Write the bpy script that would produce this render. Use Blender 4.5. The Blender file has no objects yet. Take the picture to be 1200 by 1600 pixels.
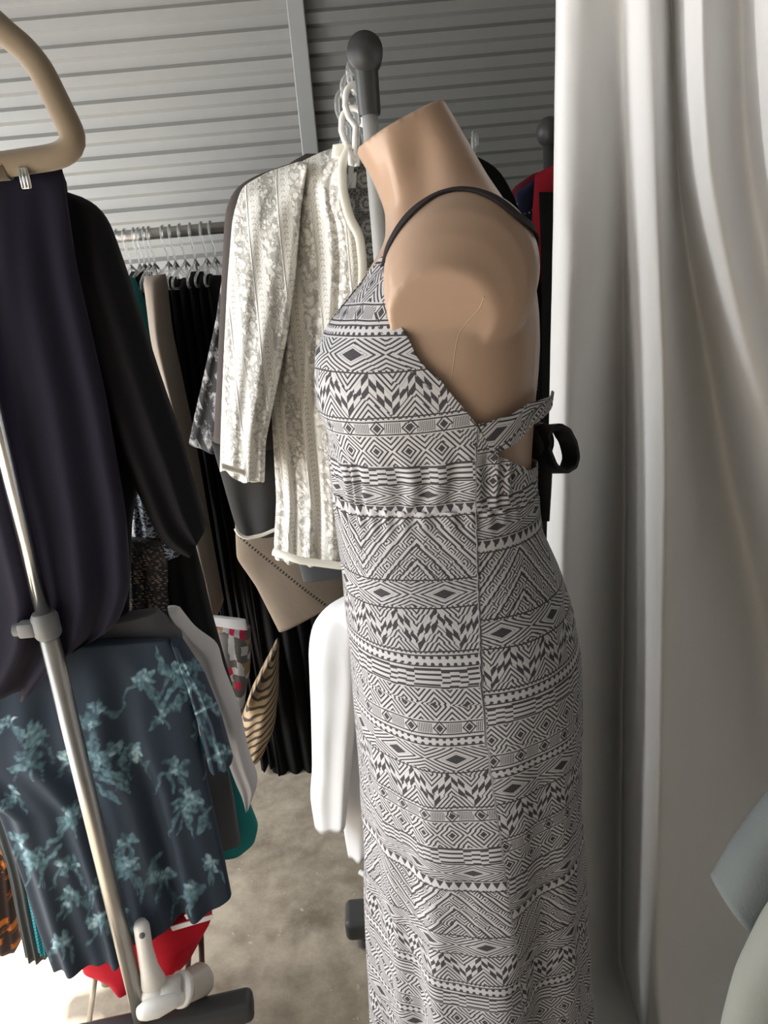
import bpy, bmesh, math, random
import numpy as np
from mathutils import Vector, Matrix, noise
from mathutils.bvhtree import BVHTree

S = bpy.context.scene
C = S.collection
random.seed(7)
PI = math.pi

# ------------------------------------------------------------------ camera
CAM_H, PITCH, ROLL, FPX = 1.4, 18.0, -5.0, 1200.0
cam_data = bpy.data.cameras.new('camera')
cam_data.sensor_fit = 'VERTICAL'
cam_data.sensor_height = 36.0
cam_data.lens = 36.0 * FPX / 1600.0
cam_data.clip_start = 0.02
cam = bpy.data.objects.new('camera', cam_data)
C.objects.link(cam)
RC = Matrix.Rotation(math.radians(90 - PITCH), 3, 'X') @ Matrix.Rotation(math.radians(ROLL), 3, 'Z')
cam.matrix_world = Matrix.Translation((0, 0, CAM_H)) @ RC.to_4x4()
S.camera = cam

# ------------------------------------------------------------------ world, sun, daylight through the roll-up door
w = bpy.data.worlds.new('sky')
S.world = w
w.use_nodes = True
bg = w.node_tree.nodes['Background']
bg.inputs[0].default_value = (0.86, 0.93, 1.0, 1)
bg.inputs[1].default_value = 0.35

sun_d = bpy.data.lights.new('sun', 'SUN')
sun_d.energy = 22.0
sun_d.angle = math.radians(7.0)
sun_d.color = (1.0, 0.96, 0.9)
sun = bpy.data.objects.new('sun', sun_d)
C.objects.link(sun)
sun.rotation_euler = (math.radians(6), math.radians(-25), 0)

day_d = bpy.data.lights.new('daylight_door', 'AREA')
day_d.shape = 'RECTANGLE'
day_d.size = 1.8
day_d.size_y = 2.3
day_d.energy = 34.0
day_d.color = (0.97, 0.985, 1.0)
day = bpy.data.objects.new('daylight_door', day_d)
C.objects.link(day)
day.matrix_world = Matrix.Translation((-1.55, 0.25, 1.15)) @ Matrix.Rotation(math.radians(0), 4, 'Z') @ Matrix(((0, 0, -1), (0, 1, 0), (1, 0, 0))).to_4x4()

gap_d = bpy.data.lights.new('daylight_door_far', 'AREA')
gap_d.shape = 'RECTANGLE'
gap_d.size = 1.8
gap_d.size_y = 0.5
gap_d.energy = 36.0
gap_d.color = (0.97, 0.985, 1.0)
gap = bpy.data.objects.new('daylight_door_far', gap_d)
C.objects.link(gap)
gap.matrix_world = Matrix.Translation((-1.55, 1.46, 1.15)) @ Matrix(((0, 0, -1), (0, 1, 0), (1, 0, 0))).to_4x4()

S.view_settings.view_transform = 'Standard'
S.view_settings.look = 'None'
S.view_settings.exposure = 0.0
S.view_settings.gamma = 1.0
S.view_settings.use_curve_mapping = False


# ------------------------------------------------------------------ pixel <-> place
def U(px, py, Y):
    d = RC @ Vector(((px - 600) / FPX, -(py - 800) / FPX, -1))
    return d * (Y / d.y) + Vector((0, 0, CAM_H))


def FL(px, py, z=0.0):
    d = RC @ Vector(((px - 600) / FPX, -(py - 800) / FPX, -1))
    return d * ((z - CAM_H) / d.z) + Vector((0, 0, CAM_H))


def PX(p):
    v = RC.transposed() @ (Vector(p) - Vector((0, 0, CAM_H)))
    return (600 - FPX * v.x / v.z, 800 + FPX * v.y / v.z)


RCn = np.array(RC)


def PXn(P):
    v = (P - np.array([0, 0, CAM_H])) @ RCn
    return 600 - FPX * v[:, 0] / v[:, 2], 800 + FPX * v[:, 1] / v[:, 2]


# ------------------------------------------------------------------ node maths
class X:
    def __init__(s, nt, v): s.nt, s.v = nt, v
    def _m(s, op, *a):
        n = s.nt.nodes.new('ShaderNodeMath'); n.operation = op
        for i, q in enumerate(a):
            q = q.v if isinstance(q, X) else q
            if isinstance(q, (int, float)): n.inputs[i].default_value = q
            else: s.nt.links.new(q, n.inputs[i])
        return X(s.nt, n.outputs[0])
    def __add__(s, o): return s._m('ADD', s, o)
    __radd__ = __add__
    def __mul__(s, o): return s._m('MULTIPLY', s, o)
    __rmul__ = __mul__
    def __sub__(s, o): return s._m('SUBTRACT', s, o)
    def __rsub__(s, o): return s._m('SUBTRACT', o, s)
    def __truediv__(s, o): return s._m('DIVIDE', s, o)
    def __lt__(s, o): return s._m('LESS_THAN', s, o)
    def __gt__(s, o): return s._m('GREATER_THAN', s, o)
    def abs(s): return s._m('ABSOLUTE', s)
    def frac(s): return s._m('FRACT', s)
    def floor(s): return s._m('FLOOR', s)
    def sin(s): return s._m('SINE', s)
    def cos(s): return s._m('COSINE', s)
    def min(s, o): return s._m('MINIMUM', s, o)
    def max(s, o): return s._m('MAXIMUM', s, o)
    def pow(s, o): return s._m('POWER', s, o)
    def clamp(s):
        r = s._m('ADD', s, 0.0); r.v.node.use_clamp = True; return r
    def mod(s, o): return s._m('FLOORED_MODULO', s, o)
    def tri(s): return ((s.frac() - 0.5).abs()) * 2.0            # triangle wave 0..1
    def step(s, a, b): return ((s - a) / (b - a)).clamp()


def new_mat(name):
    m = bpy.data.materials.new(name); m.use_nodes = True
    nt = m.node_tree
    return m, nt, nt.nodes['Principled BSDF']


def uvx(nt):
    n = nt.nodes.new('ShaderNodeTexCoord')
    s = nt.nodes.new('ShaderNodeSeparateXYZ')
    nt.links.new(n.outputs['UV'], s.inputs[0])
    return X(nt, s.outputs[0]), X(nt, s.outputs[1])


def vec(nt, x, y, z=0.0):
    c = nt.nodes.new('ShaderNodeCombineXYZ')
    for i, q in enumerate((x, y, z)):
        q = q.v if isinstance(q, X) else q
        if isinstance(q, (int, float)): c.inputs[i].default_value = q
        else: nt.links.new(q, c.inputs[i])
    return c.outputs[0]


def noi(nt, v, scale, detail=3, rough=0.5):
    n = nt.nodes.new('ShaderNodeTexNoise')
    n.inputs['Scale'].default_value = scale
    n.inputs['Detail'].default_value = detail
    n.inputs['Roughness'].default_value = rough
    if v is not None: nt.links.new(v, n.inputs['Vector'])
    return X(nt, n.outputs['Fac'])


def vor(nt, v, scale, feature='F1', rnd=1.0):
    n = nt.nodes.new('ShaderNodeTexVoronoi'); n.feature = feature
    n.inputs['Scale'].default_value = scale
    n.inputs['Randomness'].default_value = rnd
    nt.links.new(v, n.inputs['Vector'])
    return X(nt, n.outputs['Distance'])


def objc(nt):
    return nt.nodes.new('ShaderNodeTexCoord').outputs['Object']


def mix(nt, f, a, b):
    n = nt.nodes.new('ShaderNodeMix'); n.data_type = 'RGBA'
    if isinstance(f, X): nt.links.new(f.v, n.inputs[0])
    else: n.inputs[0].default_value = f
    for i, q in ((6, a), (7, b)):
        if isinstance(q, tuple): n.inputs[i].default_value = (*q[:3], 1)
        else: nt.links.new(q, n.inputs[i])
    return n.outputs[2]


def bump(nt, bs, h, strength=0.3, dist=0.002):
    b = nt.nodes.new('ShaderNodeBump')
    b.inputs['Strength'].default_value = strength
    b.inputs['Distance'].default_value = dist
    nt.links.new(h.v if isinstance(h, X) else h, b.inputs['Height'])
    nt.links.new(b.outputs[0], bs.inputs['Normal'])


def setc(nt, bs, col):
    if isinstance(col, tuple): bs.inputs['Base Color'].default_value = (*col, 1)
    else: nt.links.new(col, bs.inputs['Base Color'])


def fabric(name, c, rough=0.9, var=0.12, sheen=0.0, fine=700, bstr=0.25, spec=0.2):
    m, nt, bs = new_mat(name)
    oc = objc(nt)
    n1 = noi(nt, oc, 9, 4)
    n2 = noi(nt, oc, fine, 2)
    a = tuple(q * (1 - var) for q in c); b = tuple(min(1, q * (1 + var)) for q in c)
    setc(nt, bs, mix(nt, n1, a, b))
    bs.inputs['Roughness'].default_value = rough
    bs.inputs['Specular IOR Level'].default_value = spec
    if sheen: bs.inputs['Sheen Weight'].default_value = sheen
    bump(nt, bs, n2 + n1 * 0.6, bstr, 0.001)
    return m


def plain(name, c, rough=0.5, metal=0.0, bstr=0.05, scale=40, var=0.06, coat=0.0):
    m, nt, bs = new_mat(name)
    n1 = noi(nt, objc(nt), scale, 4)
    setc(nt, bs, mix(nt, n1, tuple(q * (1 - var) for q in c), tuple(min(1, q * (1 + var)) for q in c)))
    bs.inputs['Roughness'].default_value = rough
    bs.inputs['Metallic'].default_value = metal
    if coat: bs.inputs['Coat Weight'].default_value = coat
    if bstr: bump(nt, bs, n1, bstr, 0.001)
    return m


# ------------------------------------------------------------------ object helpers
def tag(o, label=None, cat=None, group=None, kind=None):
    if label: o['label'] = label
    if cat: o['category'] = cat
    if group: o['group'] = group
    if kind: o['kind'] = kind
    return o


def root(name, loc, label, cat, group=None):
    o = bpy.data.objects.new(name, None); C.objects.link(o)
    o.location = loc; o.empty_display_size = 0.05
    return tag(o, label, cat, group)


def link(name, verts, faces, m, parent=None, uv=None, smooth=True):
    """verts in world coordinates; stored relative to the parent (or to their own base)."""
    V = np.asarray(verts, dtype=float)
    if parent is not None:
        base = np.array(parent['abs']) if 'abs' in parent else np.array(parent.location)
    else:
        base = np.array([V[:, 0].mean(), V[:, 1].mean(), V[:, 2].min()])
    me = bpy.data.meshes.new(name)
    me.from_pydata((V - base).tolist(), [], [list(f) for f in faces])
    if uv is not None:
        lay = me.uv_layers.new(name='UVMap')
        idx = np.empty(len(me.loops), dtype=np.int32); me.loops.foreach_get('vertex_index', idx)
        lay.data.foreach_set('uv', np.asarray(uv, dtype=np.float32)[idx].ravel())
    if smooth: me.polygons.foreach_set('use_smooth', [True] * len(me.polygons))
    me.update()
    o = bpy.data.objects.new(name, me); C.objects.link(o)
    if m: me.materials.append(m)
    if parent is not None: o.parent = parent
    else: o.location = base
    return o


def sub(parent):
    """make a part usable as a parent for sub-parts (same origin as its thing)."""
    p = parent
    loc = Vector((0, 0, 0))
    while p is not None:
        loc += p.location; p = p.parent
    parent['abs_tmp'] = 1
    return loc


class MB:
    def __init__(s): s.v, s.f = [], []
    def add(s, V, F):
        n = len(s.v); s.v += [tuple(p) for p in V]; s.f += [tuple(i + n for i in f) for f in F]; return s
    def rod(s, path, r, n=12, cap=True, flat=1.0, up=None):
        P = [Vector(p) for p in path]
        rr = r if isinstance(r, (list, tuple)) else [r] * len(P)
        prev = None; rings = []
        for i, p in enumerate(P):
            t = (P[min(i + 1, len(P) - 1)] - P[max(i - 1, 0)]).normalized()
            if prev is None:
                a = Vector(up) if up else (Vector((0, 0, 1)) if abs(t.z) < 0.9 else Vector((0, 1, 0)))
                x = (a - t * a.dot(t)).normalized()
            else:
                x = (prev - t * prev.dot(t)).normalized()
            prev = x; y = t.cross(x)
            rings.append([p + (x * math.cos(2 * PI * k / n) + y * math.sin(2 * PI * k / n) * flat) * rr[i] for k in range(n)])
        V = [q for rg in rings for q in rg]; F = []
        for i in range(len(P) - 1):
            for k in range(n):
                F.append((i * n + k, i * n + (k + 1) % n, (i + 1) * n + (k + 1) % n, (i + 1) * n + k))
        if cap:
            F.append(tuple(range(n))[::-1]); F.append(tuple((len(P) - 1) * n + k for k in range(n)))
        return s.add(V, F)
    def box(s, c, size, rot=None, bev=0.004, seg=2):
        bm = bmesh.new(); bmesh.ops.create_cube(bm, size=1)
        bmesh.ops.scale(bm, vec=size, verts=bm.verts)
        if bev: bmesh.ops.bevel(bm, geom=bm.edges[:], offset=bev, segments=seg, profile=0.5, affect='EDGES')
        if rot is not None: bmesh.ops.rotate(bm, cent=(0, 0, 0), matrix=rot, verts=bm.verts)
        bmesh.ops.translate(bm, vec=c, verts=bm.verts)
        bm.verts.index_update()
        s.add([v.co.copy() for v in bm.verts], [[v.index for v in f.verts] for f in bm.faces]); bm.free(); return s
    def ell(s, c, r, rot=None, nu=24, nv=14):
        V, F = [], []
        for i in range(nv + 1):
            a = PI * i / nv
            for k in range(nu):
                b = 2 * PI * k / nu
                p = Vector((r[0] * math.sin(a) * math.cos(b), r[1] * math.sin(a) * math.sin(b), r[2] * math.cos(a)))
                if rot is not None: p = rot @ p
                V.append(p + Vector(c))
        for i in range(nv):
            for k in range(nu):
                F.append((i * nu + k, (i + 1) * nu + k, (i + 1) * nu + (k + 1) % nu, i * nu + (k + 1) % nu))
        return s.add(V, F)
    def build(s, name, m, parent=None, smooth=True):
        return link(name, s.v, s.f, m, parent, smooth=smooth)


def auto(o, ang=40):
    """keep crisp edges on hard parts"""
    me = o.data
    bm = bmesh.new(); bm.from_mesh(me)
    for e in bm.edges:
        if len(e.link_faces) == 2 and e.calc_face_angle(0) > math.radians(ang): e.smooth = False
    bm.to_mesh(me); bm.free()
    return o


def resample(poly, n, smooth=2):
    P = np.array(poly, dtype=float)
    d = np.r_[0, np.cumsum(np.hypot(*np.diff(P[:, :2], axis=0).T))]
    t = np.linspace(0, d[-1], n)
    Q = np.stack([np.interp(t, d, P[:, k]) for k in range(P.shape[1])], 1)
    for _ in range(smooth):
        Q[1:-1] = 0.25 * Q[:-2] + 0.5 * Q[1:-1] + 0.25 * Q[2:]
    return Q


def cloth(name, left, right, Y, d, m, parent=None, folds=(), nr=46, nc=88, wr=0.006, seed=1.0, top=0.35,
          tight=0.75, hem=0.0, sm=3, wf=7.0, skew=0.0):
    """a hollow, closed piece of hanging cloth: outline left/right at distance Y, half depth d,
    vertical folds (amplitude, waves, phase) and crumple wr."""
    L = resample(left, nr, sm); R = resample(right, nr, sm)
    Ys = np.interp(np.linspace(0, 1, nr), np.linspace(0, 1, len(Y)), Y) if isinstance(Y, (list, tuple)) else np.full(nr, Y)
    V = []; UV = []
    for i in range(nr):
        v = i / (nr - 1)
        l = U(L[i, 0], L[i, 1], Ys[i] + skew); r = U(R[i, 0], R[i, 1], Ys[i] - skew)
        c = (l + r) / 2; h = (r - l) / 2; hl = h.length
        dv = d * min(1.0, top + v * 4 * (1 - top))
        if i == 0: dv *= 0.4
        for k in range(nc):
            t = 2 * PI * k / nc
            a, s = math.cos(t), math.sin(t)
            u = a * abs(a) ** (-0.15) if abs(a) > 1e-6 else 0
            dep = dv * (abs(s) ** tight) * (1 if s > 0 else -1)
            p = c + h * u
            off = 0.0
            for (A, kk, ph) in folds:
                off += A * (0.25 + 0.75 * v) * math.sin(kk * PI * u + ph + 0.9 * noise.noise((u * 1.5, v * 2.2, seed + ph)) + (0.6 if s > 0 else 0))
            off *= (1 - abs(u) ** 6) * min(1, v * 5 + 0.15)
            nz = noise.noise((p.x * wf, p.z * wf * 0.6, seed * 3.1 + (2 if s > 0 else 0))) + 0.5 * noise.noise((p.x * wf * 2.6, p.z * wf * 1.4, seed * 5.3))
            p = p + Vector((0, -dep + off + wr * nz * (1 - abs(u) ** 4), hem * (v ** 8) * math.sin(5 * u + seed)))
            V.append(p); UV.append((p.x + (0.35 if s < 0 else 0), p.z))
    F = []
    for i in range(nr - 1):
        for k in range(nc):
            F.append((i * nc + k, i * nc + (k + 1) % nc, (i + 1) * nc + (k + 1) % nc, (i + 1) * nc + k))
    F.append(tuple(range(nc))[::-1]); F.append(tuple((nr - 1) * nc + k for k in range(nc)))
    return link(name, V, F, m, parent, uv=UV)


def ribbon(name, path, wvec, th, m, parent=None, n=60, sm=2):
    """flat strip of real thickness along path (world points)."""
    P = resample([tuple(p) for p in path], n, sm)
    V, F = [], []
    for i in range(n):
        p = Vector(P[i]); t = Vector(P[min(i + 1, n - 1)] - P[max(i - 1, 0)]).normalized()
        wv = Vector(wvec(i / (n - 1))) if callable(wvec) else Vector(wvec)
        w_ = wv - t * wv.dot(t)
        w_ = w_.normalized() * wv.length
        nn = t.cross(w_).normalized() * th / 2
        V += [p - w_ / 2 - nn, p + w_ / 2 - nn, p + w_ / 2 + nn, p - w_ / 2 + nn]
    for i in range(n - 1):
        for k in range(4):
            F.append((i * 4 + k, i * 4 + (k + 1) % 4, i * 4 + 4 + (k + 1) % 4, i * 4 + 4 + k))
    F += [(3, 2, 1, 0), tuple((n - 1) * 4 + k for k in range(4))]
    return auto(link(name, V, F, m, parent), 50)


def copy_tree(o, parent=None):
    c = o.copy(); C.objects.link(c); c.parent = parent
    for ch in list(o.children): copy_tree(ch, c)
    return c


# ------------------------------------------------------------------ materials
def metal_wall(name, c):
    m, nt, bs = new_mat(name)
    oc = objc(nt)
    n1 = noi(nt, oc, 2.2, 5); n2 = noi(nt, oc, 26, 5)
    f = (n1 * 0.7 + n2 * 0.3).step(0.3, 0.7)
    setc(nt, bs, mix(nt, f, tuple(q * 0.93 for q in c), tuple(q * 1.05 for q in c)))
    bs.inputs['Roughness'].default_value = 0.42
    bs.inputs['Metallic'].default_value = 0.25
    bump(nt, bs, n2, 0.06, 0.001)
    return m


M = {}
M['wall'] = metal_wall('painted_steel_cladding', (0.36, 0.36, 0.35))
M['wall_dark'] = metal_wall('darker_steel_cladding', (0.22, 0.225, 0.22))  # right panel: same cladding shader with a darker grey base
M['trim'] = metal_wall('galvanised_trim', (0.36, 0.37, 0.37))
M['plaster'] = plain('painted_board', (0.22, 0.22, 0.21), 0.8)
M['chrome'] = plain('chrome', (0.82, 0.83, 0.84), 0.16, 1.0, 0.0)
M['post'] = plain('brushed_chrome', (0.78, 0.78, 0.78), 0.3, 0.45, 0.0)
M['steel'] = plain('satin_steel', (0.42, 0.41, 0.39), 0.35, 0.9, 0.02)
M['black_plastic'] = plain('black_plastic', (0.045, 0.046, 0.048), 0.42)
M['grey_plastic'] = plain('grey_plastic', (0.16, 0.165, 0.17), 0.45)
M['white_plastic'] = plain('white_plastic', (0.83, 0.82, 0.79), 0.35)
M['skin'] = plain('moulded_tan_plastic', (0.52, 0.36, 0.265), 0.34, 0.0, 0.0, 3, 0.03, coat=0.15)
M['black'] = fabric('black_cloth', (0.005, 0.005, 0.0055), 0.95)
M['black_knit'] = fabric('black_knit_cloth', (0.007, 0.007, 0.0075), 0.95, fine=300, bstr=0.5)
M['black_satin'] = fabric('black_satin', (0.010, 0.010, 0.011), 0.55, spec=0.4)
M['strap'] = fabric('charcoal_elastic', (0.035, 0.03, 0.034), 0.8)
M['navy'] = fabric('navy_jersey', (0.015, 0.013, 0.028), 0.8, 0.15, sheen=0.06)
M['jacket'] = fabric('black_wool', (0.008, 0.008, 0.010), 0.9, 0.1)
M['beige'] = fabric('beige_flock', (0.255, 0.20, 0.14), 0.95, 0.06, sheen=0.4, fine=900)
M['teal'] = fabric('teal_jersey', (0.02, 0.20, 0.20), 0.85)
M['trouser'] = fabric('taupe_cotton', (0.27, 0.225, 0.19), 0.9)
M['charcoal'] = fabric('charcoal_knit', (0.045, 0.043, 0.042), 0.95, fine=300, bstr=0.5)
M['char_brown'] = fabric('brown_grey_wool', (0.085, 0.072, 0.066), 0.95)
M['grey_white'] = fabric('pale_grey_cotton', (0.50, 0.49, 0.50), 0.9)
M['white'] = fabric('white_cotton', (0.86, 0.86, 0.87), 0.85, 0.03)
M['dark_grey'] = fabric('dark_grey_cotton', (0.085, 0.09, 0.095), 0.9)
M['mid_grey'] = fabric('mid_grey_cotton', (0.10, 0.10, 0.107), 0.9)
M['maroon'] = fabric('maroon_jersey', (0.10, 0.008, 0.018), 0.85)
M['red'] = fabric('red_jersey', (0.33, 0.015, 0.03), 0.8)
M['sweater'] = fabric('slate_sweatshirt', (0.12, 0.135, 0.138), 0.95, fine=350, bstr=0.5)
M['sage'] = fabric('pale_sage_knit', (0.22, 0.23, 0.212), 0.95, fine=250, bstr=0.5)
M['cream_trim'] = fabric('cream_braid', (0.80, 0.77, 0.68), 0.9, fine=300)


def clear_mat():
    m, nt, bs = new_mat('clear_plastic')
    n = noi(nt, objc(nt), 60, 3)
    setc(nt, bs, mix(nt, n, (0.93, 0.96, 0.96), (1, 1, 1)))
    bs.inputs['Roughness'].default_value = 0.08
    bs.inputs['Transmission Weight'].default_value = 0.85
    bs.inputs['IOR'].default_value = 1.45
    return m


M['clear'] = clear_mat()


def floor_mat():
    m, nt, bs = new_mat('worn_concrete')
    oc = objc(nt)
    n1 = noi(nt, oc, 3.2, 6, 0.6); n2 = noi(nt, oc, 14, 6, 0.65); n3 = noi(nt, oc, 160, 3)
    f = (n1 * 0.5 + n2 * 0.5).step(0.34, 0.62)
    c = mix(nt, f, (0.19, 0.155, 0.11), (0.54, 0.465, 0.365))
    spk = noi(nt, oc, 45, 2) > 0.735
    c = mix(nt, spk * 0.6, c, (0.62, 0.58, 0.5))
    setc(nt, bs, c)
    bs.inputs['Roughness'].default_value = 0.85
    bump(nt, bs, n2 + n3 * 0.3, 0.35, 0.004)
    return m


M['floor'] = floor_mat()


def curtain_mat():
    m, nt, bs = new_mat('white_curtain_cloth')
    u, v = uvx(nt)
    n1 = noi(nt, vec(nt, u * 3.0, v * 1.2), 4, 4)
    n2 = noi(nt, vec(nt, u, v), 900, 2)
    setc(nt, bs, mix(nt, n1, (0.69, 0.685, 0.68), (0.75, 0.75, 0.75)))
    bs.inputs['Roughness'].default_value = 0.75
    bs.inputs['Sheen Weight'].default_value = 0.1
    bump(nt, bs, n2 + n1 * 1.5, 0.12, 0.002)
    return m


M['curtain'] = curtain_mat()


def lace_mat():
    m, nt, bs = new_mat('cream_lace')
    u, v = uvx(nt)
    P = 0.058
    x = (u / P).frac()
    band = x < 0.62
    nz = noi(nt, vec(nt, u, v), 60, 3)
    d = vor(nt, vec(nt, u + (nz - 0.5) * 0.008, v * 0.9), 105, 'F1', 0.8)
    net = vor(nt, vec(nt, u, v), 210, 'DISTANCE_TO_EDGE').step(0.04, 0.14)
    patch = ((noi(nt, vec(nt, u * 1.2, v), 42, 2) - 0.5).abs() < 0.055)
    xc = (x / 0.62 - 0.5).abs()
    flower = d.step(0.40, 0.58) * 0.45 + patch * net * (xc < 0.42) * 0.9
    xb = (x - 0.62) / 0.38
    zz = ((xb - 0.5).abs() * 2.0 - (v / 0.010).tri() * 0.35)
    braid = ((zz * 2.2).frac() < 0.28) * 0.5 + (((v / 0.010).frac() < 0.3) * ((xb - 0.5).abs() < 0.16)) * 0.5
    h = (band * flower + (1.0 - band) * braid).clamp()
    edge = (1.0 - ((x - 0.62).abs() / 0.03).clamp())
    setc(nt, bs, mix(nt, (h * 0.78).clamp(), (0.90, 0.875, 0.81), (0.33, 0.31, 0.29)))
    bs.inputs['Roughness'].default_value = 0.95
    bump(nt, bs, (1.0 - h) + edge * 0.8 + nz * 0.6, 0.8, 0.003)
    return m


M['lace'] = lace_mat()


def lace_back_mat():
    m, nt, bs = new_mat('lace_inside')
    u, v = uvx(nt)
    x = ((u / 0.034).frac() - 0.5) * 0.034
    y = ((v / 0.04).frac() - 0.5) * 0.04
    r = (x * x + y * y).pow(0.5)
    ring = 1.0 - ((r - 0.011).abs() / 0.004).clamp()
    dot = r < 0.005
    net = 1.0 - vor(nt, vec(nt, u, v), 190, 'DISTANCE_TO_EDGE').step(0.05, 0.15)
    f = (ring * 0.8 + dot * 0.7 + net * 0.45).clamp()
    setc(nt, bs, mix(nt, f, (0.16, 0.155, 0.15), (0.72, 0.71, 0.68)))
    bs.inputs['Roughness'].default_value = 0.95
    bump(nt, bs, f, 0.5, 0.002)
    return m


M['lace_back'] = lace_back_mat()


def dress_mat(name='geometric_print_jersey', vshift=0.0, ushift=0.0):
    m, nt, bs = new_mat(name)
    u0, v0 = uvx(nt)
    wob = noi(nt, vec(nt, u0, v0), 9, 2) - 0.5
    u = u0 + ushift + wob * 0.006
    v = v0 + vshift + (noi(nt, vec(nt, u0, v0, 3.3), 7, 2) - 0.5) * 0.012

    def frame(s, h, lw=0.0016):          # thin dark rules along both edges of a band
        y = s * h
        return ((y - 0.0022).abs() < lw * 0.5).max((h - y - 0.0022).abs() < lw * 0.5)

    def bars(s, h):
        x = (u / 0.034).frac() - 0.5; y = (s - 0.5) * h
        d = x.abs() * 0.034 + y.abs() * 0.9
        dia = (d < 0.0045).max((d - 0.0073).abs() < 0.0011)
        br = (x.abs() > 0.24) * ((x * 17.0).frac() < 0.45) * (y.abs() < h * 0.3)
        return dia.max(br).max(frame(s, h))

    def diam(s, h):
        p = 0.036
        x = ((u / p).frac() - 0.5).abs() * p; y = ((s - 0.5) * h).abs()
        d = x + y * (p / h) * 0.95
        ring = ((d / 0.0062).frac() < 0.42) * (d > 0.0045)
        return ring.max(d < 0.0042)

    def key(s, h):
        p = 0.060
        k = (u / p).frac() * 4.0
        st = (k > 1.0) * (k < 3.0) * 0.5 + (k > 1.65) * (k < 2.35) * 0.25
        q = s * 4.0 + st
        ln = (q.frac() < 0.40)
        e1 = ((k - 1.0).abs() < 0.10).max((k - 3.0).abs() < 0.10) * (s > 0.12) * (s < 0.62)
        e2 = ((k - 1.7).abs() < 0.10).max((k - 2.3).abs() < 0.10) * (s > 0.38) * (s < 0.88)
        return ln.max(frame(s, h))

    def elong(s, h):
        p = 0.074
        x = ((u / p).frac() - 0.5).abs() * 2.0; y = (s - 0.5).abs() * 2.0
        d = x * 0.9 + y * 0.8
        core = (d < 0.32)
        ring = (((d - 0.32) * 4.2).frac() < 0.42) * (d > 0.4)
        return core.max(ring)

    def teeth(s, h):
        t = (u / 0.0115).tri()
        return ((t * 0.75 + 0.1) > s) * (s > 0.18) + (s < 0.1)

    def big(s, h):
        p = 0.135
        t = (u / p).tri()
        d = (t - s)
        inside = d > 0.0
        chev = ((d * 9.0).frac() < 0.45)
        p2 = 0.029
        a = ((u + s * h) / p2).frac() - 0.5; b = ((u - s * h) / p2).frac() - 0.5
        dd = a.abs().max(b.abs())
        lat = ((dd * 6.4).frac() < 0.45)
        zone = ((d.abs() * 3.2).frac() > 0.42)
        return (inside * (zone * chev + (1.0 - zone) * lat) + (1.0 - inside) * (zone * lat + (1.0 - zone) * chev)).max(frame(s, h))

    def zig(s, h):
        p = 0.046
        t = (u / p).tri()
        q = s * 1.7 + t * 0.9
        lines = ((q * 4.6).frac() < 0.42)
        mid = (q - 1.22).abs() < 0.34
        chk = ((((q - 0.88) * 4.4).floor() + (u / p * 6.0).floor()).mod(2.0))
        return (mid * chk + (1.0 - mid) * lines).max(frame(s, h))

    def dots(s, h):
        x = ((u / 0.0085).frac() - 0.5) * 0.0085; y = ((s * 2.0).frac() - 0.5) * h * 0.5
        return ((x * x + y * y) < 0.0022 ** 2).max(frame(s, h))

    seq = [(zig, .052), (bars, .019), (diam, .035), (key, .025), (elong, .021), (teeth, .014), (big, .076),
           (elong, .027), (zig, .050), (dots, .016), (key, .024), (diam, .036), (bars, .019), (dots, .014), (elong, .030)]
    T = sum(h for _, h in seq)
    vm = (v * -1.0 + 10.0).mod(T)
    acc = None; z = 0.0
    for fn, h in seq:
        s = (vm - z) / h
        mask = (s > 0.0) * (s < 1.0)
        q = fn(s, h).clamp() * mask
        acc = q if acc is None else acc + q
        z += h
    acc = acc.clamp()
    thr = noi(nt, vec(nt, u0 * 1.0, v0 * 3.0), 600, 2)
    ink = (acc * (0.8 + thr * 0.3)).clamp()
    setc(nt, bs, mix(nt, ink, (0.61, 0.61, 0.645), (0.042, 0.042, 0.050)))
    bs.inputs['Roughness'].default_value = 0.85
    bs.inputs['Specular IOR Level'].default_value = 0.2
    bump(nt, bs, (1.0 - acc) + thr * 0.5, 0.45, 0.0015)
    return m


M['dress'] = dress_mat()
M['dress_top'] = dress_mat('geometric_print_bodice', 0.0, 0.017)


def attr_mat(name, rough=0.85):
    m, nt, bs = new_mat(name)
    a = nt.nodes.new('ShaderNodeVertexColor'); a.layer_name = 'print'
    n = noi(nt, objc(nt), 600, 2)
    nt.links.new(a.outputs[0], bs.inputs['Base Color'])
    bs.inputs['Roughness'].default_value = rough
    bs.inputs['Specular IOR Level'].default_value = 0.25
    bump(nt, bs, n, 0.2, 0.001)
    return m


M['floral'] = attr_mat('blue_floral_print')


def print_mat(name, c1, c2, fn, rough=0.9, bstr=0.3):
    m, nt, bs = new_mat(name)
    u, v = uvx(nt)
    f = fn(nt, u, v).clamp()
    setc(nt, bs, mix(nt, f, c1, c2))
    bs.inputs['Roughness'].default_value = rough
    bump(nt, bs, f + noi(nt, vec(nt, u, v), 500, 2) * 0.3, bstr, 0.002)
    return m


def f_scrib(nt, u, v):
    a = vor(nt, vec(nt, u * 1.0 + v * 0.6, v * 1.8), 85, 'DISTANCE_TO_EDGE') < 0.055
    b = vor(nt, vec(nt, u * 1.2 - v * 0.5, v * 1.6, 2.0), 60, 'DISTANCE_TO_EDGE') < 0.04
    return a.max(b) * (0.5 + noi(nt, vec(nt, u, v), 40, 2) * 0.6)


def f_bead(nt, u, v):
    d = vor(nt, vec(nt, u + v * 0.45, v * 1.9), 135, 'F1', 0.45)
    return (d < 0.36) * noi(nt, vec(nt, u, v), 25, 2).step(0.35, 0.55)


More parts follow.
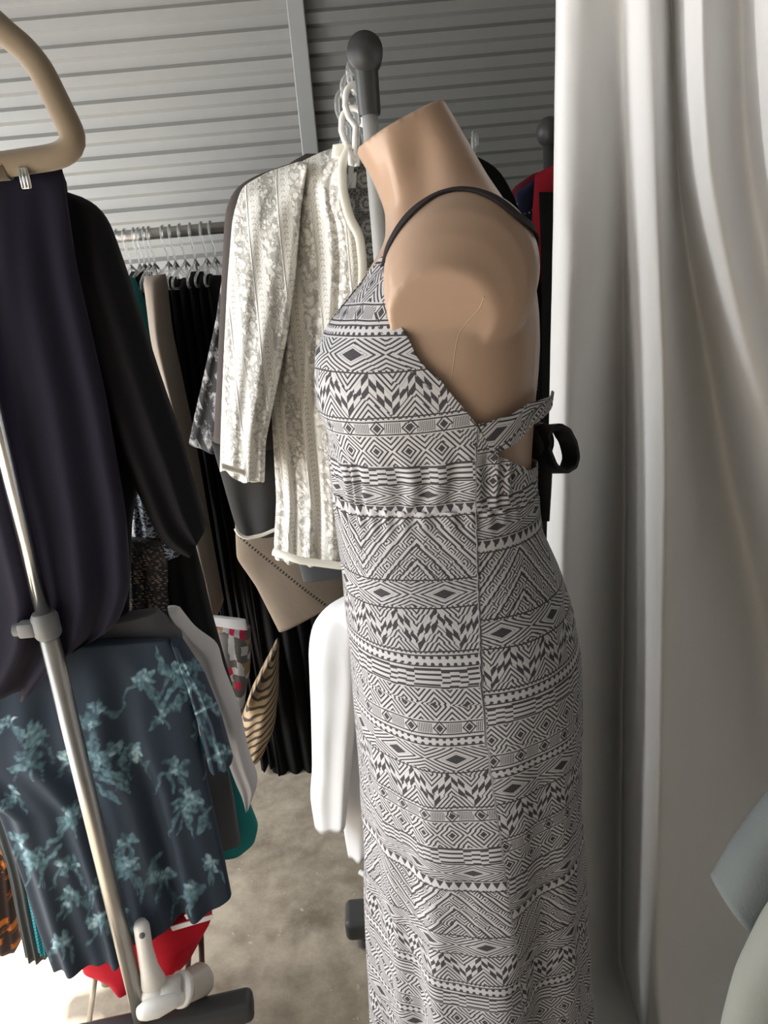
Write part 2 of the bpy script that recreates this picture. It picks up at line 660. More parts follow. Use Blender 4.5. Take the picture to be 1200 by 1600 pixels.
def f_leaf(nt, u, v):
    n = noi(nt, vec(nt, u, v), 14, 2)
    q = (v * 0.8 - u * 0.45 + (u + v * 0.6).sin() * 0.01 + (n - 0.5) * 0.035) / 0.016
    return (q.frac() - 0.5).abs() < (0.14 + n * 0.1)


def f_print(nt, u, v):
    n = noi(nt, vec(nt, u * 1.4, v), 38, 4, 0.7)
    s = (((u + v * 0.35) / 0.045).frac() - 0.5).abs()
    return n.step(0.48, 0.62) * (s < 0.36)


def f_gold(nt, u, v):
    return noi(nt, vec(nt, u, v), 38, 3).step(0.52, 0.60)


def f_stripe(nt, u, v):
    return (v / 0.03 + u * 3.0).frac() < 0.5


def f_dotsn(nt, u, v):
    return vor(nt, vec(nt, u, v), 80, 'F1', 0.8) < 0.16


def f_rib(nt, u, v):
    return (v / 0.0075).tri() > 0.55


M['scribble'] = print_mat('scribble_print', (0.02, 0.025, 0.045), (0.55, 0.6, 0.68), f_scrib)
M['beads'] = print_mat('beaded_print', (0.012, 0.011, 0.012), (0.36, 0.25, 0.19), f_bead, 0.6, 0.8)
M['leafy'] = print_mat('tan_leaf_print', (0.42, 0.31, 0.19), (0.06, 0.045, 0.035), f_leaf)
M['bw_print'] = print_mat('black_white_print', (0.02, 0.02, 0.021), (0.34, 0.33, 0.33), f_print)
M['orange_print'] = print_mat('orange_floral_print', (0.05, 0.03, 0.03), (0.75, 0.22, 0.03), f_gold)
M['rib_teal'] = print_mat('ribbed_turquoise', (0.015, 0.19, 0.24), (0.04, 0.36, 0.44), f_rib, bstr=0.8)
M['navy_dots'] = print_mat('navy_dotted_cloth', (0.014, 0.018, 0.06), (0.5, 0.5, 0.55), f_dotsn)


def plaid_mat():
    m, nt, bs = new_mat('red_grey_patchwork_knit')
    u, v = uvx(nt)
    n = noi(nt, vec(nt, u, v), 30, 2)
    cell = ((u / 0.013 + n * 1.2).floor() * 3.1 + ((v + u * 0.5) / 0.02 + n * 1.4).floor() * 7.7).sin() * 43.7
    r = cell.frac()
    c = mix(nt, r > 0.55, (0.10, 0.09, 0.085), (0.42, 0.40, 0.39))
    c = mix(nt, r > 0.72, c, (0.45, 0.012, 0.06))
    c = mix(nt, r > 0.9, c, (0.25, 0.17, 0.10))
    setc(nt, bs, c)
    bs.inputs['Roughness'].default_value = 0.95
    bump(nt, bs, n, 0.4, 0.003)
    return m


M['plaid'] = plaid_mat()


def brown_mat():
    m, nt, bs = new_mat('taupe_fine_knit')
    u, v = uvx(nt)
    # a row of pointelle holes running diagonally, then plain rib
    q = (u * 0.72 + v * 0.69)            # distance across the diagonal
    t = (u * 0.69 - v * 0.72)
    q0 = q - BROWN_Q
    hole = (q0.abs() < 0.0035) * ((t / 0.008).frac() < 0.5)
    rib = (q / 0.0042).tri()
    n = noi(nt, vec(nt, u, v), 20, 3)
    c = mix(nt, n, (0.215, 0.165, 0.125), (0.26, 0.205, 0.155))
    c = mix(nt, hole, c, (0.03, 0.025, 0.02))
    setc(nt, bs, c)
    bs.inputs['Roughness'].default_value = 0.95
    bump(nt, bs, rib * 0.5 - hole, 0.4, 0.002)
    return m


_a = U(395, 850, 1.56); _b = U(490, 962, 1.56)
BROWN_Q = 0.5 * ((_a.x * 0.72 + _a.z * 0.69) + (_b.x * 0.72 + _b.z * 0.69))
M['brown'] = brown_mat()

# ------------------------------------------------------------------ setting
def corrugated(name, x0, x1, z0, z1, m, y=2.3, pitch=0.068, phase=0.0):
    prof = [(0, 0), (0.025, 0), (0.037, 0.013), (0.0615, 0.013)]   # (height, depth away from viewer)
    pts = []; z = z0 - pitch + phase
    while z < z1:
        for h, dd in prof: pts.append((z + h, dd))
        z += pitch
    V, F = [], []
    for x in (x0, x1):
        for zz, dd in pts: V.append((x, y + dd, min(max(zz, z0), z1)))
    n = len(pts)
    for i in range(n - 1): F.append((i, n + i, n + i + 1, i + 1))
    # back skin, so the cladding has thickness
    b = len(V); V += [(x0, y + 0.03, z0), (x1, y + 0.03, z0), (x1, y + 0.03, z1), (x0, y + 0.03, z1)]
    F.append((b, b + 3, b + 2, b + 1))
    return tag(link(name, V, F, m, smooth=False), kind='structure')


XS = U(476, 150, 2.28).x
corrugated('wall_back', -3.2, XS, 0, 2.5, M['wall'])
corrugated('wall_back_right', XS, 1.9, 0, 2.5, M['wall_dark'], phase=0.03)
t = MB(); t.box((XS, 2.287, 1.25), (0.045, 0.018, 2.5), bev=0.003)
tag(t.build('trim_1', M['trim'], smooth=False), kind='structure')


def slab(name, c, s, m):
    b = MB(); b.box(c, s, bev=0)
    return tag(b.build(name, m, smooth=False), kind='structure')


slab('floor', (0.1, 0, -0.05), (3.6, 4.8, 0.1), M['floor'])
slab('ground_outside', (-5.7, 0, -0.055), (8.0, 9.0, 0.1), M['floor'])
slab('ceiling', (0.1, 0, 2.55), (3.6, 4.8, 0.1), M['plaster'])
slab('wall_right', (1.85, 0, 1.25), (0.1, 4.7, 2.5), M['plaster'])
slab('wall_front', (0.1, -2.4, 1.25), (3.6, 0.1, 2.5), M['plaster'])
slab('wall_left', (-1.65, 2.0, 1.25), (0.1, 0.56, 2.5), M['plaster'])
slab('trim_2', (-1.65, -0.3, 2.33), (0.1, 4.2, 0.34), M['plaster'])

# ------------------------------------------------------------------ mannequin
Y0 = 0.92
BODY = [  # left px, right px, half width across
    ((549, 239), (700, 153), .057), ((575, 283), (735, 215), .055), ((595, 332), (766, 270), .060),
    ((596, 375), (793, 312), .088), ((575, 420), (818, 360), .120), ((545, 462), (834, 420), .140),
    ((514, 505), (842, 480), .148), ((490, 545), (844, 530), .150), ((484, 580), (842, 572), .148),
    ((490, 620), (838, 615), .142), ((512, 668), (835, 660), .134), ((519, 712), (833, 702), .127),
    ((523, 760), (833, 760), .122), ((528, 820), (840, 820), .122), ((537, 880), (864, 872), .136),
    ((542, 940), (884, 932), .155), ((549, 1000), (893, 992), .168), ((557, 1080), (893, 1066), .172),
    ((567, 1150), (888, 1136), .168), ((577, 1230), (886, 1216), .160)]
NT = 144
NR = 200


def body_grid(inset, rows=BODY, nr=NR, nt=NT):
    k = np.arange(len(rows))
    t = np.linspace(0, len(rows) - 1, nr)
    arr = np.array([(l[0], l[1], r[0], r[1], w_) for l, r, w_ in rows], float)
    # smooth interpolation
    from_ = []
    for c in range(5):
        f = np.interp(t, k, arr[:, c])
        ker = np.array([1, 2, 3, 4, 3, 2, 1.0]); ker /= ker.sum()
        pad = np.r_[2 * f[0] - f[6:0:-1][:6][::1], f, 2 * f[-1] - f[-2:-8:-1]]
        g = np.convolve(pad, ker, 'same')[6:-6]
        from_.append(g)
    G = np.zeros((nr, nt, 3))
    for i in range(nr):
        l = U(from_[0][i], from_[1][i], Y0); r = U(from_[2][i], from_[3][i], Y0)
        c = (l + r) / 2; h = (r - l) / 2
        hl = h.length
        h = h * ((hl - inset) / hl)
        w_ = from_[4][i] - inset
        row = t[i]
        sq = 0.92 if row < 3 else (0.8 if row > 4 else 0.92 - 0.12 * (row - 3))
        for q in range(nt):
            th = 2 * PI * q / nt           # 0 front, pi/2 towards the camera, pi back
            a, s = math.cos(th), math.sin(th)
            e = sq if a > 0 else min(0.95, sq + 0.08)
            ua = math.copysign(abs(a) ** e, a); us = math.copysign(abs(s) ** e, s)
            p = c - h * ua + Vector((0, -w_ * us, 0))
            if 6 < row < 10.5 and a > 0:   # hollow between the breasts
                bell = math.exp(-((row - 8.3) / 1.3) ** 2)
                p.x += 0.022 * bell * math.exp(-(math.sin(th) / 0.28) ** 2) * a
            if row < 4.2:                  # neck tendon and the hollow behind it
                tc = 1.25 - 0.22 * row; tt = th if th < PI else 2 * PI - th
                bulge = 0.0055 * math.exp(-((tt - tc) / 0.20) ** 2) - 0.007 * math.exp(-((tt - tc - 0.55) / 0.30) ** 2)
                p += Vector((-a, -s, 0)) * bulge * min(1.0, row * 0.8 + 0.25)
            if 3.5 < row < 12 and a < 0:   # groove of the spine
                p.x -= 0.010 * math.exp(-(math.sin(th) / 0.2) ** 2)
            G[i, q] = p
    return t, G


tB, GB = body_grid(0.005)


def grid_faces(nr, nt, closed=True):
    F = []
    for i in range(nr - 1):
        for q in range(nt if closed else nt - 1):
            F.append((i * nt + q, i * nt + (q + 1) % nt, (i + 1) * nt + (q + 1) % nt, (i + 1) * nt + q))
    return F


mq_base = Vector((U(720, 1100, Y0).x, Y0, 0))
mannequin = root('mannequin', mq_base, 'headless tan female mannequin torso without arms wearing the patterned dress', 'mannequin')


def body_mesh():
    V = [tuple(p) for p in GB.reshape(-1, 3)]
    F = grid_faces(NR, NT)
    F.append(tuple(range(NT))[::-1]); F.append(tuple((NR - 1) * NT + q for q in range(NT)))
    mb = MB(); mb.add(V, F)
    # stub arms: deltoid rounding over into a flat cut
    for sg in (1, -1):
        def cc(px, py, Y):
            p = U(px, py, Y); p.y = Y0 + sg * (Y - Y0); return p
        rows = [(727, 398, .88, .060, .055), (726, 410, .850, .076, .069), (724, 422, .825, .0795, .079),
                (720, 436, .803, .078, .081), (713, 450, .787, .072, .072), (703, 468, .776, .063, .060),
                (694, 484, .7695, .056, .051), (690, 490, .767, .0535, .047), (688, 494, .766, .050, .043)]
        n = 48; VV = []; FF = []
        for i, (px, py, Y, hx, hz) in enumerate(rows):
            c0 = cc(px, py, Y)
            lean = Vector((0, -0.24 * sg, 0)) * 0
            for q in range(n):
                a = 2 * PI * q / n
                dz = hz * math.sin(a)
                VV.append(c0 + Vector((hx * math.cos(a), sg * ((0.006 - 0.36 * dz) * (i - 3) / 5 if i > 3 else 0), dz)))
        for i in range(len(rows) - 1):
            for q in range(n):
                FF.append((i * n + q, i * n + (q + 1) % n, (i + 1) * n + (q + 1) % n, (i + 1) * n + q))
        FF.append(tuple(range(n))[::-1]); FF.append(tuple((len(rows) - 1) * n + q for q in range(n)))
        mb.add(VV, FF)
    return mb


body = body_mesh().build('body', M['skin'], mannequin)
rm = body.modifiers.new('remesh', 'REMESH'); rm.mode = 'VOXEL'; rm.voxel_size = 0.003; rm.use_smooth_shade = True
smo = body.modifiers.new('smooth', 'SMOOTH'); smo.factor = 0.5; smo.iterations = 5
bpy.context.view_layer.update()
dg = bpy.context.evaluated_depsgraph_get()
me2 = bpy.data.meshes.new_from_object(body.evaluated_get(dg))
body.modifiers.clear(); me2.name = 'body'
old = body.data; body.data = me2
me2.polygons.foreach_set('use_smooth', [True] * len(me2.polygons))
if not me2.materials: me2.materials.append(M['skin'])
bvh = BVHTree.FromPolygons([mq_base + v.co for v in me2.vertices], [tuple(p.vertices) for p in me2.polygons])


def hit(px, py):
    d = (RC @ Vector(((px - 600) / FPX, -(py - 800) / FPX, -1))).normalized()
    loc, nrm, i, dist = bvh.ray_cast(Vector((0, 0, CAM_H)), d)
    return (loc, nrm) if loc is not None else (None, None)


seam = [hit(x, y) for x, y in resample([(757, 462), (750, 482), (731, 502), (716, 522), (711, 550), (707, 582), (702, 615)], 40, 3)]
b = MB(); b.rod([p_ - n_ * 0.0004 for p_, n_ in seam if p_ is not None], 0.0007, 8); b.build('arm_seam', M['skin'], mannequin)
st = MB()
st.rod([(mq_base.x, Y0, 0.015), (mq_base.x, Y0, 0.8)], 0.014)
st.build('stand_pole', M['chrome'], mannequin)
st = MB()
st.rod([(mq_base.x, Y0, 0.0), (mq_base.x, Y0, 0.010), (mq_base.x, Y0, 0.016)], [0.10, 0.10, 0.092], 48)
auto(st.build('stand_base', M['steel'], mannequin))

# ------------------------------------------------------------------ dress
NTD = 512
DRESS = BODY[:18] + [((566, 1150), (889, 1136), .176), ((576, 1260), (888, 1246), .176), ((584, 1360), (890, 1346), .174),
                     ((594, 1480), (894, 1466), .174), ((604, 1600), (900, 1586), .176), ((622, 1790), (905, 1776), .178)]
tD, GD = body_grid(-0.0025, DRESS, 420, NTD)
th = 2 * PI * np.arange(NTD) / NTD

# the near-side edge of the bodice, followed on the body
px_, py_ = PXn(GD.reshape(-1, 3)); px_ = px_.reshape(GD.shape[:2]); py_ = py_.reshape(GD.shape[:2])
half = (th > 0.02) & (th < PI - 0.02)


def on_grid(x, y):
    dd = (px_ - x) ** 2 + (py_ - y) ** 2
    dd = np.where(half[None, :], dd, 1e9)
    i, q = np.unravel_index(np.argmin(dd), dd.shape)
    return th[q], tD[i]


edge = [(548, 455), (575, 425), (592, 404), (603, 398), (609, 440), (620, 490), (641, 535), (671, 578), (706, 618), (745, 663),
        (768, 706), (800, 721), (828, 736)]
pts = [on_grid(*e) for e in edge]
pts = [(0.0, 6.75), (0.10, 6.6)] + [p for p in pts if p[0] > 0.12]
pts.sort(key=lambda p: p[0])
pts.append((PI, pts[-1][1] + 0.06))
ta = np.array([p[0] for p in pts]); ra = np.array([p[1] for p in pts])
thm = np.where(th > PI, 2 * PI - th, th)
RTOP = np.interp(thm, ta, ra)
R_W = 11.85     # waist seam


def row_at(q, r):
    f = np.interp(r, tD, np.arange(len(tD)))
    i = int(min(f, len(tD) - 2)); a = f - i
    return GD[i, q] * (1 - a) + GD[i + 1, q] * a


dress_root = root('dress', (mq_base.x, Y0, 0.08), 'long black and white geometric print dress with thin dark straps worn by the mannequin', 'dress')


SEAM = np.array([(560, 745), (665, 745), (750, 742), (900, 746), (1000, 750), (1100, 752), (1200, 764), (1350, 786), (1500, 808), (1900, 850)], float)


def seam_q(row):
    """the column of a ring that meets the side seam"""
    x, y = PXn(row)
    k = np.arange(NTD)
    ok = (k > NTD * 0.08) & (k < NTD * 0.42)
    dd = np.abs(x - np.interp(y, SEAM[:, 0], SEAM[:, 1]))
    return int(np.argmin(np.where(ok, dd, 1e9)))


def dress_piece(name, rows_of, nrow, m, foldfn):
    V = np.zeros((nrow, NTD, 3)); UVs = np.zeros((nrow, NTD, 2))
    for q in range(NTD):
        ra_, rb_ = rows_of(q)
        for i in range(nrow):
            a = i / (nrow - 1)
            V[i, q] = row_at(q, ra_ + (rb_ - ra_) * a)
    cx = V[:, :, 0].mean(1, keepdims=True)
    for i in range(nrow):
        dx = V[i, :, 0] - cx[i]; dy = V[i, :, 1] - Y0
        rr = np.hypot(dx, dy) + 1e-6
        f = np.array([foldfn(th[q], V[i, q]) for q in range(NTD)])
        V[i, :, 0] += dx / rr * f; V[i, :, 1] += dy / rr * f
    # arc length u from the side seam
    for i in range(nrow):
        seg = np.linalg.norm(np.diff(V[i], axis=0, append=V[i][:1])[:, :2], axis=1)
        s = np.r_[0, np.cumsum(seg)[:-1]]
        q0 = seam_q(V[i])
        u = s - s[q0]
        side = np.where(np.arange(NTD) > q0, 0.011, 0.0)       # the print steps at the seam
        UVs[i, :, 0] = u + side
        UVs[i, :, 1] = V[i, :, 2] + np.where((np.arange(NTD) > q0) & (np.arange(NTD) < NTD - q0), 0.047, 0.0)
    # inner skin
    ctr = np.stack([np.broadcast_to(V[:, :, 0].mean(1, keepdims=True), (nrow, NTD)), np.full((nrow, NTD), Y0)], -1)
    W = V.copy(); dd = V[:, :, :2] - ctr
    W[:, :, :2] = ctr + dd * (1 - 0.0016 / (np.linalg.norm(dd, axis=-1, keepdims=True) + 1e-6))
    nV = nrow * NTD
    F = grid_faces(nrow, NTD) + [tuple(nV + j for j in f[::-1]) for f in grid_faces(nrow, NTD)]
    for q in range(NTD):
        q2 = (q + 1) % NTD
        F.append((q2, q, nV + q, nV + q2))
        b = (nrow - 1) * NTD
        F.append((b + q, b + q2, nV + b + q2, nV + b + q))
    return link(name, np.r_[V.reshape(-1, 3), W.reshape(-1, 3)], F, m, dress_root, uv=np.r_[UVs.reshape(-1, 2), UVs.reshape(-1, 2)])


def fold_top(a, p):
    # gathers under the bust
    z = p[2]
    g = math.exp(-((z - 1.165) / 0.03) ** 2)
    return 0.0035 * g * math.sin(a * 26 + 5 * noise.noise((a * 3, z * 9, 1))) * (1 if 0.4 < a < 2.2 or 4 < a < 5.9 else 0.3)


def fold_skirt(a, p):
    z = p[2]
    v = min(1, max(0, (0.93 - z) / 0.75))
    f = 0.0
    f += 0.020 * v * math.sin(5 * a + 0.5 + 0.8 * noise.noise((a, z * 1.5, 4)))
    f += 0.009 * v * math.sin(11 * a + 1.3 + 1.2 * noise.noise((a, z * 2, 9)))
    f += 0.0035 * min(1, v * 2.2) * noise.noise((a * 6, z * 14, 2))
    f += 0.0016 * math.exp(-((z - 1.13) / 0.02) ** 2) * math.sin(a * 40)
    return f


SK = 90
dress_piece('bodice', lambda q: (RTOP[q], max(R_W + 0.02, RTOP[q] + 0.15)), 150, M['dress_top'], fold_top)
dress_piece('skirt', lambda q: (R_W + (0.0), tD[-1]), 330, M['dress'], fold_skirt)

# side seam: a fine ridge of thread
sp = []
for r in np.linspace(9.9, 17.6, 90):
    ring = np.array([row_at(q, r) for q in range(NTD)])
    q = seam_q(ring)
    sp.append(Vector(ring[q]) + Vector((0, -0.0004, 0)))
M['thread'] = fabric('grey_thread', (0.25, 0.25, 0.27))
b = MB(); b.rod(sp, 0.0010, 8); b.build('side_seam', M['thread'], dress_root)

# patterned strip that climbs from the side to the centre of the back
up_e = [on_grid(*p) for p in ((746, 662), (775, 654), (800, 645), (822, 628))] + [(2.95, on_grid(834, 612)[1] - 0.10)]
lo_e = [on_grid(*p) for p in ((766, 709), (785, 702), (805, 690), (824, 664))] + [(2.97, on_grid(836, 640)[1])]
for sg in (1, -1):
    V, UVs, F = [], [], []
    n = 60; mrow = 10
    ue = resample(up_e, n, 3); le = resample(lo_e, n, 3)
    for i in range(n):
        for j in range(mrow):
            b = j / (mrow - 1)
            tt = ue[i, 0] * (1 - b) + le[i, 0] * b; r_ = ue[i, 1] * (1 - b) + le[i, 1] * b
            fq = tt / (2 * PI) * NTD; qa = int(fq) % NTD; fr = fq - int(fq)
            p = Vector(row_at(qa, r_)) * (1 - fr) + Vector(row_at((qa + 1) % NTD, r_)) * fr
            c = Vector((mq_base.x, Y0, p.z)); dn = (p - c).normalized()
            p = p + dn * (0.003 + 0.012 * (i / n) ** 2)
            if sg < 0: p.y = 2 * Y0 - p.y
            V.append(p); UVs.append((i * 0.0022 + b * 0.02, b * 0.035 + i * 0.0006 + 0.11))
    k0 = len(V)
    for p in V[:k0]:
        c = Vector((mq_base.x, Y0, p.z)); V.append(p - (p - c).normalized() * 0.0018)
    UVs = UVs + UVs
    g = grid_faces(n, mrow, False)
    F = g + [tuple(k0 + j for j in f[::-1]) for f in g]
    for i in range(n - 1):
        for j in (0, mrow - 1):
            F.append((i * mrow + j, (i + 1) * mrow + j, k0 + (i + 1) * mrow + j, k0 + i * mrow + j))
    link('back_strip', V, F, M['dress_top'], dress_root, uv=UVs)

# shoulder straps laid on the shoulder, ending at the bow
for sg in (1, -1):
    path = []
    for (x, y) in ((600, 412), (604, 398), (616, 370), (634, 344), (658, 321), (686, 304), (716, 297), (744, 300), (768, 309), (790, 323), (805, 338)):
        p, nrm = hit(x, y)
        if p is None: continue
        path.append(p + nrm * 0.0022)
    way = [path[-1], U(826, 372, .86), U(838, 420, .90), U(844, 480, .92), U(846, 560, .92), U(843, 620, .92), U(842, 684, .92)]
    for p in resample([tuple(q) for q in way], 26, 1)[1:]:
        q, nrm, ii, dist = bvh.find_nearest(Vector(p) + Vector((0.03, 0, 0)))
        path.append(q + nrm * 0.003)
    if sg < 0: path = [Vector((p.x, 2 * Y0 - p.y, p.z)) for p in path]

    path = [Vector(p) for p in resample([tuple(p) for p in path], 90, 3)]
    _wn = []
    for k in range(90):
        q, nrm, ii, dist = bvh.find_nearest(path[k])
        t_ = (path[min(k + 1, 89)] - path[max(k - 1, 0)]).normalized()
        _wn.append(nrm.cross(t_).normalized())
    _wn = [Vector(v).normalized() * 0.0125 for v in [sum((_wn[min(max(k + j, 0), 89)] for j in range(-4, 5)), Vector()) for k in range(90)]]

    def wv(a, ww=_wn):
        return ww[int(round(a * 89))]
    ribbon('shoulder_strap', path, wv, 0.002, M['strap'], dress_root, 90)

# black bow tied at the back
bow = root('tmp', (0, 0, 0), None, None) if False else None
kn = U(842, 690, 0.915)
b = MB()
b.ell(kn, (0.018, 0.024, 0.024))
b.build('knot', M['black_satin'], dress_root)
loop_px = [(846, 700), (850, 675), (862, 664), (877, 672), (888, 692), (893, 714), (888, 730), (874, 738), (858, 728), (848, 704)]
ribbon('bow_loop', [U(x, y, 0.90 - 0.012 * math.sin(i)) for i, (x, y) in enumerate(loop_px)], (0.012, -0.026, 0.006), 0.004, M['black_satin'], dress_root)
loop2 = [(842, 690), (830, 668), (818, 665), (812, 690), (815, 722), (828, 735), (842, 706)]
ribbon('bow_loop', [U(x, y, 0.99) for x, y in loop2], (0.010, -0.040, 0.012), 0.003, M['black_satin'], dress_root)
ribbon('bow_tail', [U(846, 690, .90), U(850, 720, .893), U(848, 760, .892), U(845, 812, .895)], (0.018, -0.012, 0), 0.003, M['black_satin'], dress_root)
ribbon('bow_tail', [U(836, 690, .93), U(834, 720, .945), U(838, 760, .95), U(836, 800, .95)], (0.016, -0.022, 0), 0.003, M['black_satin'], dress_root)
kk = MB(); kk.box(U(815, 716, 0.95), (0.010, 0.012, 0.014), Matrix.Rotation(0.7, 3, 'Y'), 0.002)
tg = kk.build('bra_clip', M['white_plastic'], dress_root)
tg['label'] = 'small white plastic clip beside the black bow'

# ------------------------------------------------------------------ curtain
def curtain():
    rows = [-90, 300, 700, 1100, 1500]
    dY = [0.02, 0.0, -0.01, -0.03, -0.10]
    K = [  # px at each row, Y
        ((869, 865, 857, 852, 868), (1.27,) * 5),
        ((876, 873, 866, 862, 876), (1.225,) * 5),
        ((905, 898, 888, 886, 900), (1.205, 1.205, 1.195, 1.19, 1.19)),
        ((940, 935, 930, 930, 935), (1.205, 1.21, 1.25, 1.265, 1.23)),
        ((968, 970, 973, 970, 966), (1.20, 1.24, 1.33, 1.36, 1.285)),
        ((985, 985, 984, 979, 976), (1.185, 1.205, 1.28, 1.30, 1.24)),
        ((1012, 1014, 1020, 1018, 1012), (1.165, 1.15, 1.125, 1.125, 1.13)),
        ((1030, 1036, 1048, 1045, 1038), (1.175, 1.145, 1.09, 1.085, 1.09)),
        ((1044, 1056, 1095, 1130, 1130), (1.21, 1.20, 1.20, 1.21, 1.20)),
        ((1052, 1068, 1135, 1215, 1260), (1.21, 1.20, 1.245, 1.30, 1.29)),
        ((1085, 1100, 1180, 1290, 1360), (1.10, 1.10, 1.10, 1.13, 1.13)),
        ((1105, 1126, 1220, 1340, 1420), (1.085, 1.08, 1.06, 1.06, 1.06)),
        ((1150, 1170, 1265, 1390, 1480), (1.13, 1.12, 1.08, 1.03, 0.99)),
        ((1168, 1195, 1300, 1440, 1540), (1.10, 1.09, 1.05, 1.0, 0.95)),
        ((1200, 1235, 1350, 1500, 1610), (1.0, 0.99, 0.97, 0.93, 0.9)),
        ((1300, 1330, 1440, 1590, 1700), (1.03, 1.01, 0.98, 0.94, 0.9))]
    nk, nrw = len(K), len(rows)
    A = np.zeros((nrw, nk, 3))
    for j in range(nrw):
        for k, (xs, ys) in enumerate(K):
            A[j, k] = U(xs[j], rows[j], ys[j] + dY[j])

    def cat(P, n):
        out = []
        m_ = len(P)
        for i in range(m_ - 1):
            p0, p1, p2, p3 = P[max(i - 1, 0)], P[i], P[i + 1], P[min(i + 2, m_ - 1)]
            for s in range(n):
                t = s / n
                out.append(0.5 * (2 * p1 + (p2 - p0) * t + (2 * p0 - 5 * p1 + 4 * p2 - p3) * t * t + (3 * p1 - p0 - 3 * p2 + p3) * t ** 3))
        out.append(P[-1]); return np.array(out)
    B = np.array([cat(A[j], 9) for j in range(nrw)])
    Cc = np.array([cat(B[:, k], 18) for k in range(B.shape[1])]).transpose(1, 0, 2)
    # soften the folds a little
    for _ in range(1):
        Cc[:, 1:-1] = 0.25 * Cc[:, :-2] + 0.5 * Cc[:, 1:-1] + 0.25 * Cc[:, 2:]
    # down to the floor
    last = Cc[-1].copy(); tail = []
    for s in np.linspace(0.15, 1, 8):
        r_ = last.copy(); r_[:, 2] = last[:, 2] * (1 - s) + 0.006 * s; r_[:, 1] -= 0.13 * s ** 2; tail.append(r_)
    Cc = np.r_[Cc, np.array(tail)]
    nr, nc = Cc.shape[:2]
    for i in range(nr):
        for k in range(nc):
            p = Cc[i, k]
            Cc[i, k, 1] += 0.004 * noise.noise((p[0] * 14, p[2] * 3.5, 5)) + 0.0012 * noise.noise((p[0] * 40, p[2] * 22, 8))
    s = np.zeros((nr, nc)); s[:, 1:] = np.cumsum(np.linalg.norm(np.diff(Cc, axis=1), axis=2), axis=1)
    uv = np.stack([s, Cc[:, :, 2]], -1).reshape(-1, 2)
    V = Cc.reshape(-1, 3); W = V + np.array([0.0012, 0.0022, 0])
    g = grid_faces(nr, nc, False); k0 = len(V)
    F = [f[::-1] for f in g] + [tuple(k0 + j for j in f) for f in g]
    for i in range(nr - 1):
        for k in (0, nc - 1): F.append((i * nc + k, (i + 1) * nc + k, k0 + (i + 1) * nc + k, k0 + i * nc + k))
    for k in range(nc - 1):
        for i in (0, nr - 1): F.append((i * nc + k, i * nc + k + 1, k0 + i * nc + k + 1, k0 + i * nc + k))
    return link('curtain', np.r_[V, W], F, M['curtain'], None, uv=np.r_[uv, uv])


tag(curtain(), 'long white cloth curtain in broad soft folds behind the mannequin', 'curtain')

# ------------------------------------------------------------------ clothes racks
def caster(x, y, rt, zt=0.075):
    b = MB()
    b.rod([(x - 0.008, y, 0.024), (x + 0.008, y, 0.024)], 0.024, 24)
    b.build('caster_wheel', M['grey_plastic'], rt)
    b = MB(); b.rod([(x, y, 0.04), (x, y, zt)], 0.009); b.box((x, y, 0.046), (0.026, 0.03, 0.012), bev=0.004)
    b.build('caster_fork', M['black_plastic'], rt)


def foot(rt, x, y, L, zc, hh=0.036, wd=0.05, m='black_plastic', ang=0.0):
    b = MB(); b.box((x, y, zc), (L, wd, hh), Matrix.Rotation(ang, 3, 'Z'), bev=0.013, seg=4)
    auto(b.build('foot', M[m], rt))
    dx, dy = math.cos(ang) * (L / 2 - 0.03), math.sin(ang) * (L / 2 - 0.03)
    for sx in (-1, 1): caster(x + sx * dx, y + sx * dy, rt, zc - hh / 2 + 0.004)


# front left rack
YP = 1.04
XP = U(112, 1140, YP).x
r1 = root('garment_rack', (XP, YP, 0), 'metal garment rack at left with tall bright upper tube in front of navy skirt', 'clothes rack')
zc = U(55, 962, YP).z
b = MB(); b.rod([(XP, YP, zc - 0.05), (XP, YP, 1.90)], 0.0115, 20); o = b.build('upper_pole', M['chrome'], r1)
o['label'] = 'bright chrome upper pole'
b = MB(); b.rod([(XP, YP, 0.11), (XP, YP, zc)], 0.0145, 20); o = b.build('lower_pole', M['steel'], r1)
o['label'] = 'dull grey lower pole'
b = MB(); b.rod([(XP, YP, zc - 0.035), (XP, YP, zc - 0.03), (XP, YP, zc - 0.002), (XP, YP, zc + 0.004)], [.017, .0195, .0195, .016], 24)
b.box((XP - 0.026, YP - 0.004, zc - 0.018), (0.026, 0.022, 0.024), bev=0.005)
b.rod([(XP - 0.036, YP - 0.004, zc - 0.018), (XP - 0.046, YP - 0.004, zc - 0.018)], 0.010, 16)
auto(b.build('height_clamp', M['grey_plastic'], r1))
_e0, _e1 = FL(140, 1612, 0.13), FL(394, 1556, 0.13)
_ang = math.atan2(_e1.y - _e0.y, _e1.x - _e0.x)
foot(r1, XP - 0.02 * math.cos(_ang), YP - 0.02 * math.sin(_ang), 2 * ((_e1.x - XP) / math.cos(_ang)) + 0.05, 0.13, 0.044, 0.05, ang=_ang)
b = MB(); b.rod([(XP, YP, 1.90), (XP - 0.16, 1.26, 1.90)], 0.0115, 20); b.build('hanging_rail', M['chrome'], r1)
b = MB(); b.rod([(XP - 0.08, 1.13, 0.78), (XP - 0.16, 1.26, 0.78)], 0.009, 16); b.build('lower_rail', M['steel'], r1)
b = MB(); b.rod([(XP - 0.16, 1.26, 0.0), (XP - 0.16, 1.26, 1.90)], 0.0145, 20); b.build('rear_pole', M['steel'], r1)
_mr = U(285, 862, 1.28)
b = MB(); b.rod([(XP - 0.16, 1.26, _mr.z), _mr], 0.008, 14); b.build('middle_rail', M['steel'], r1)

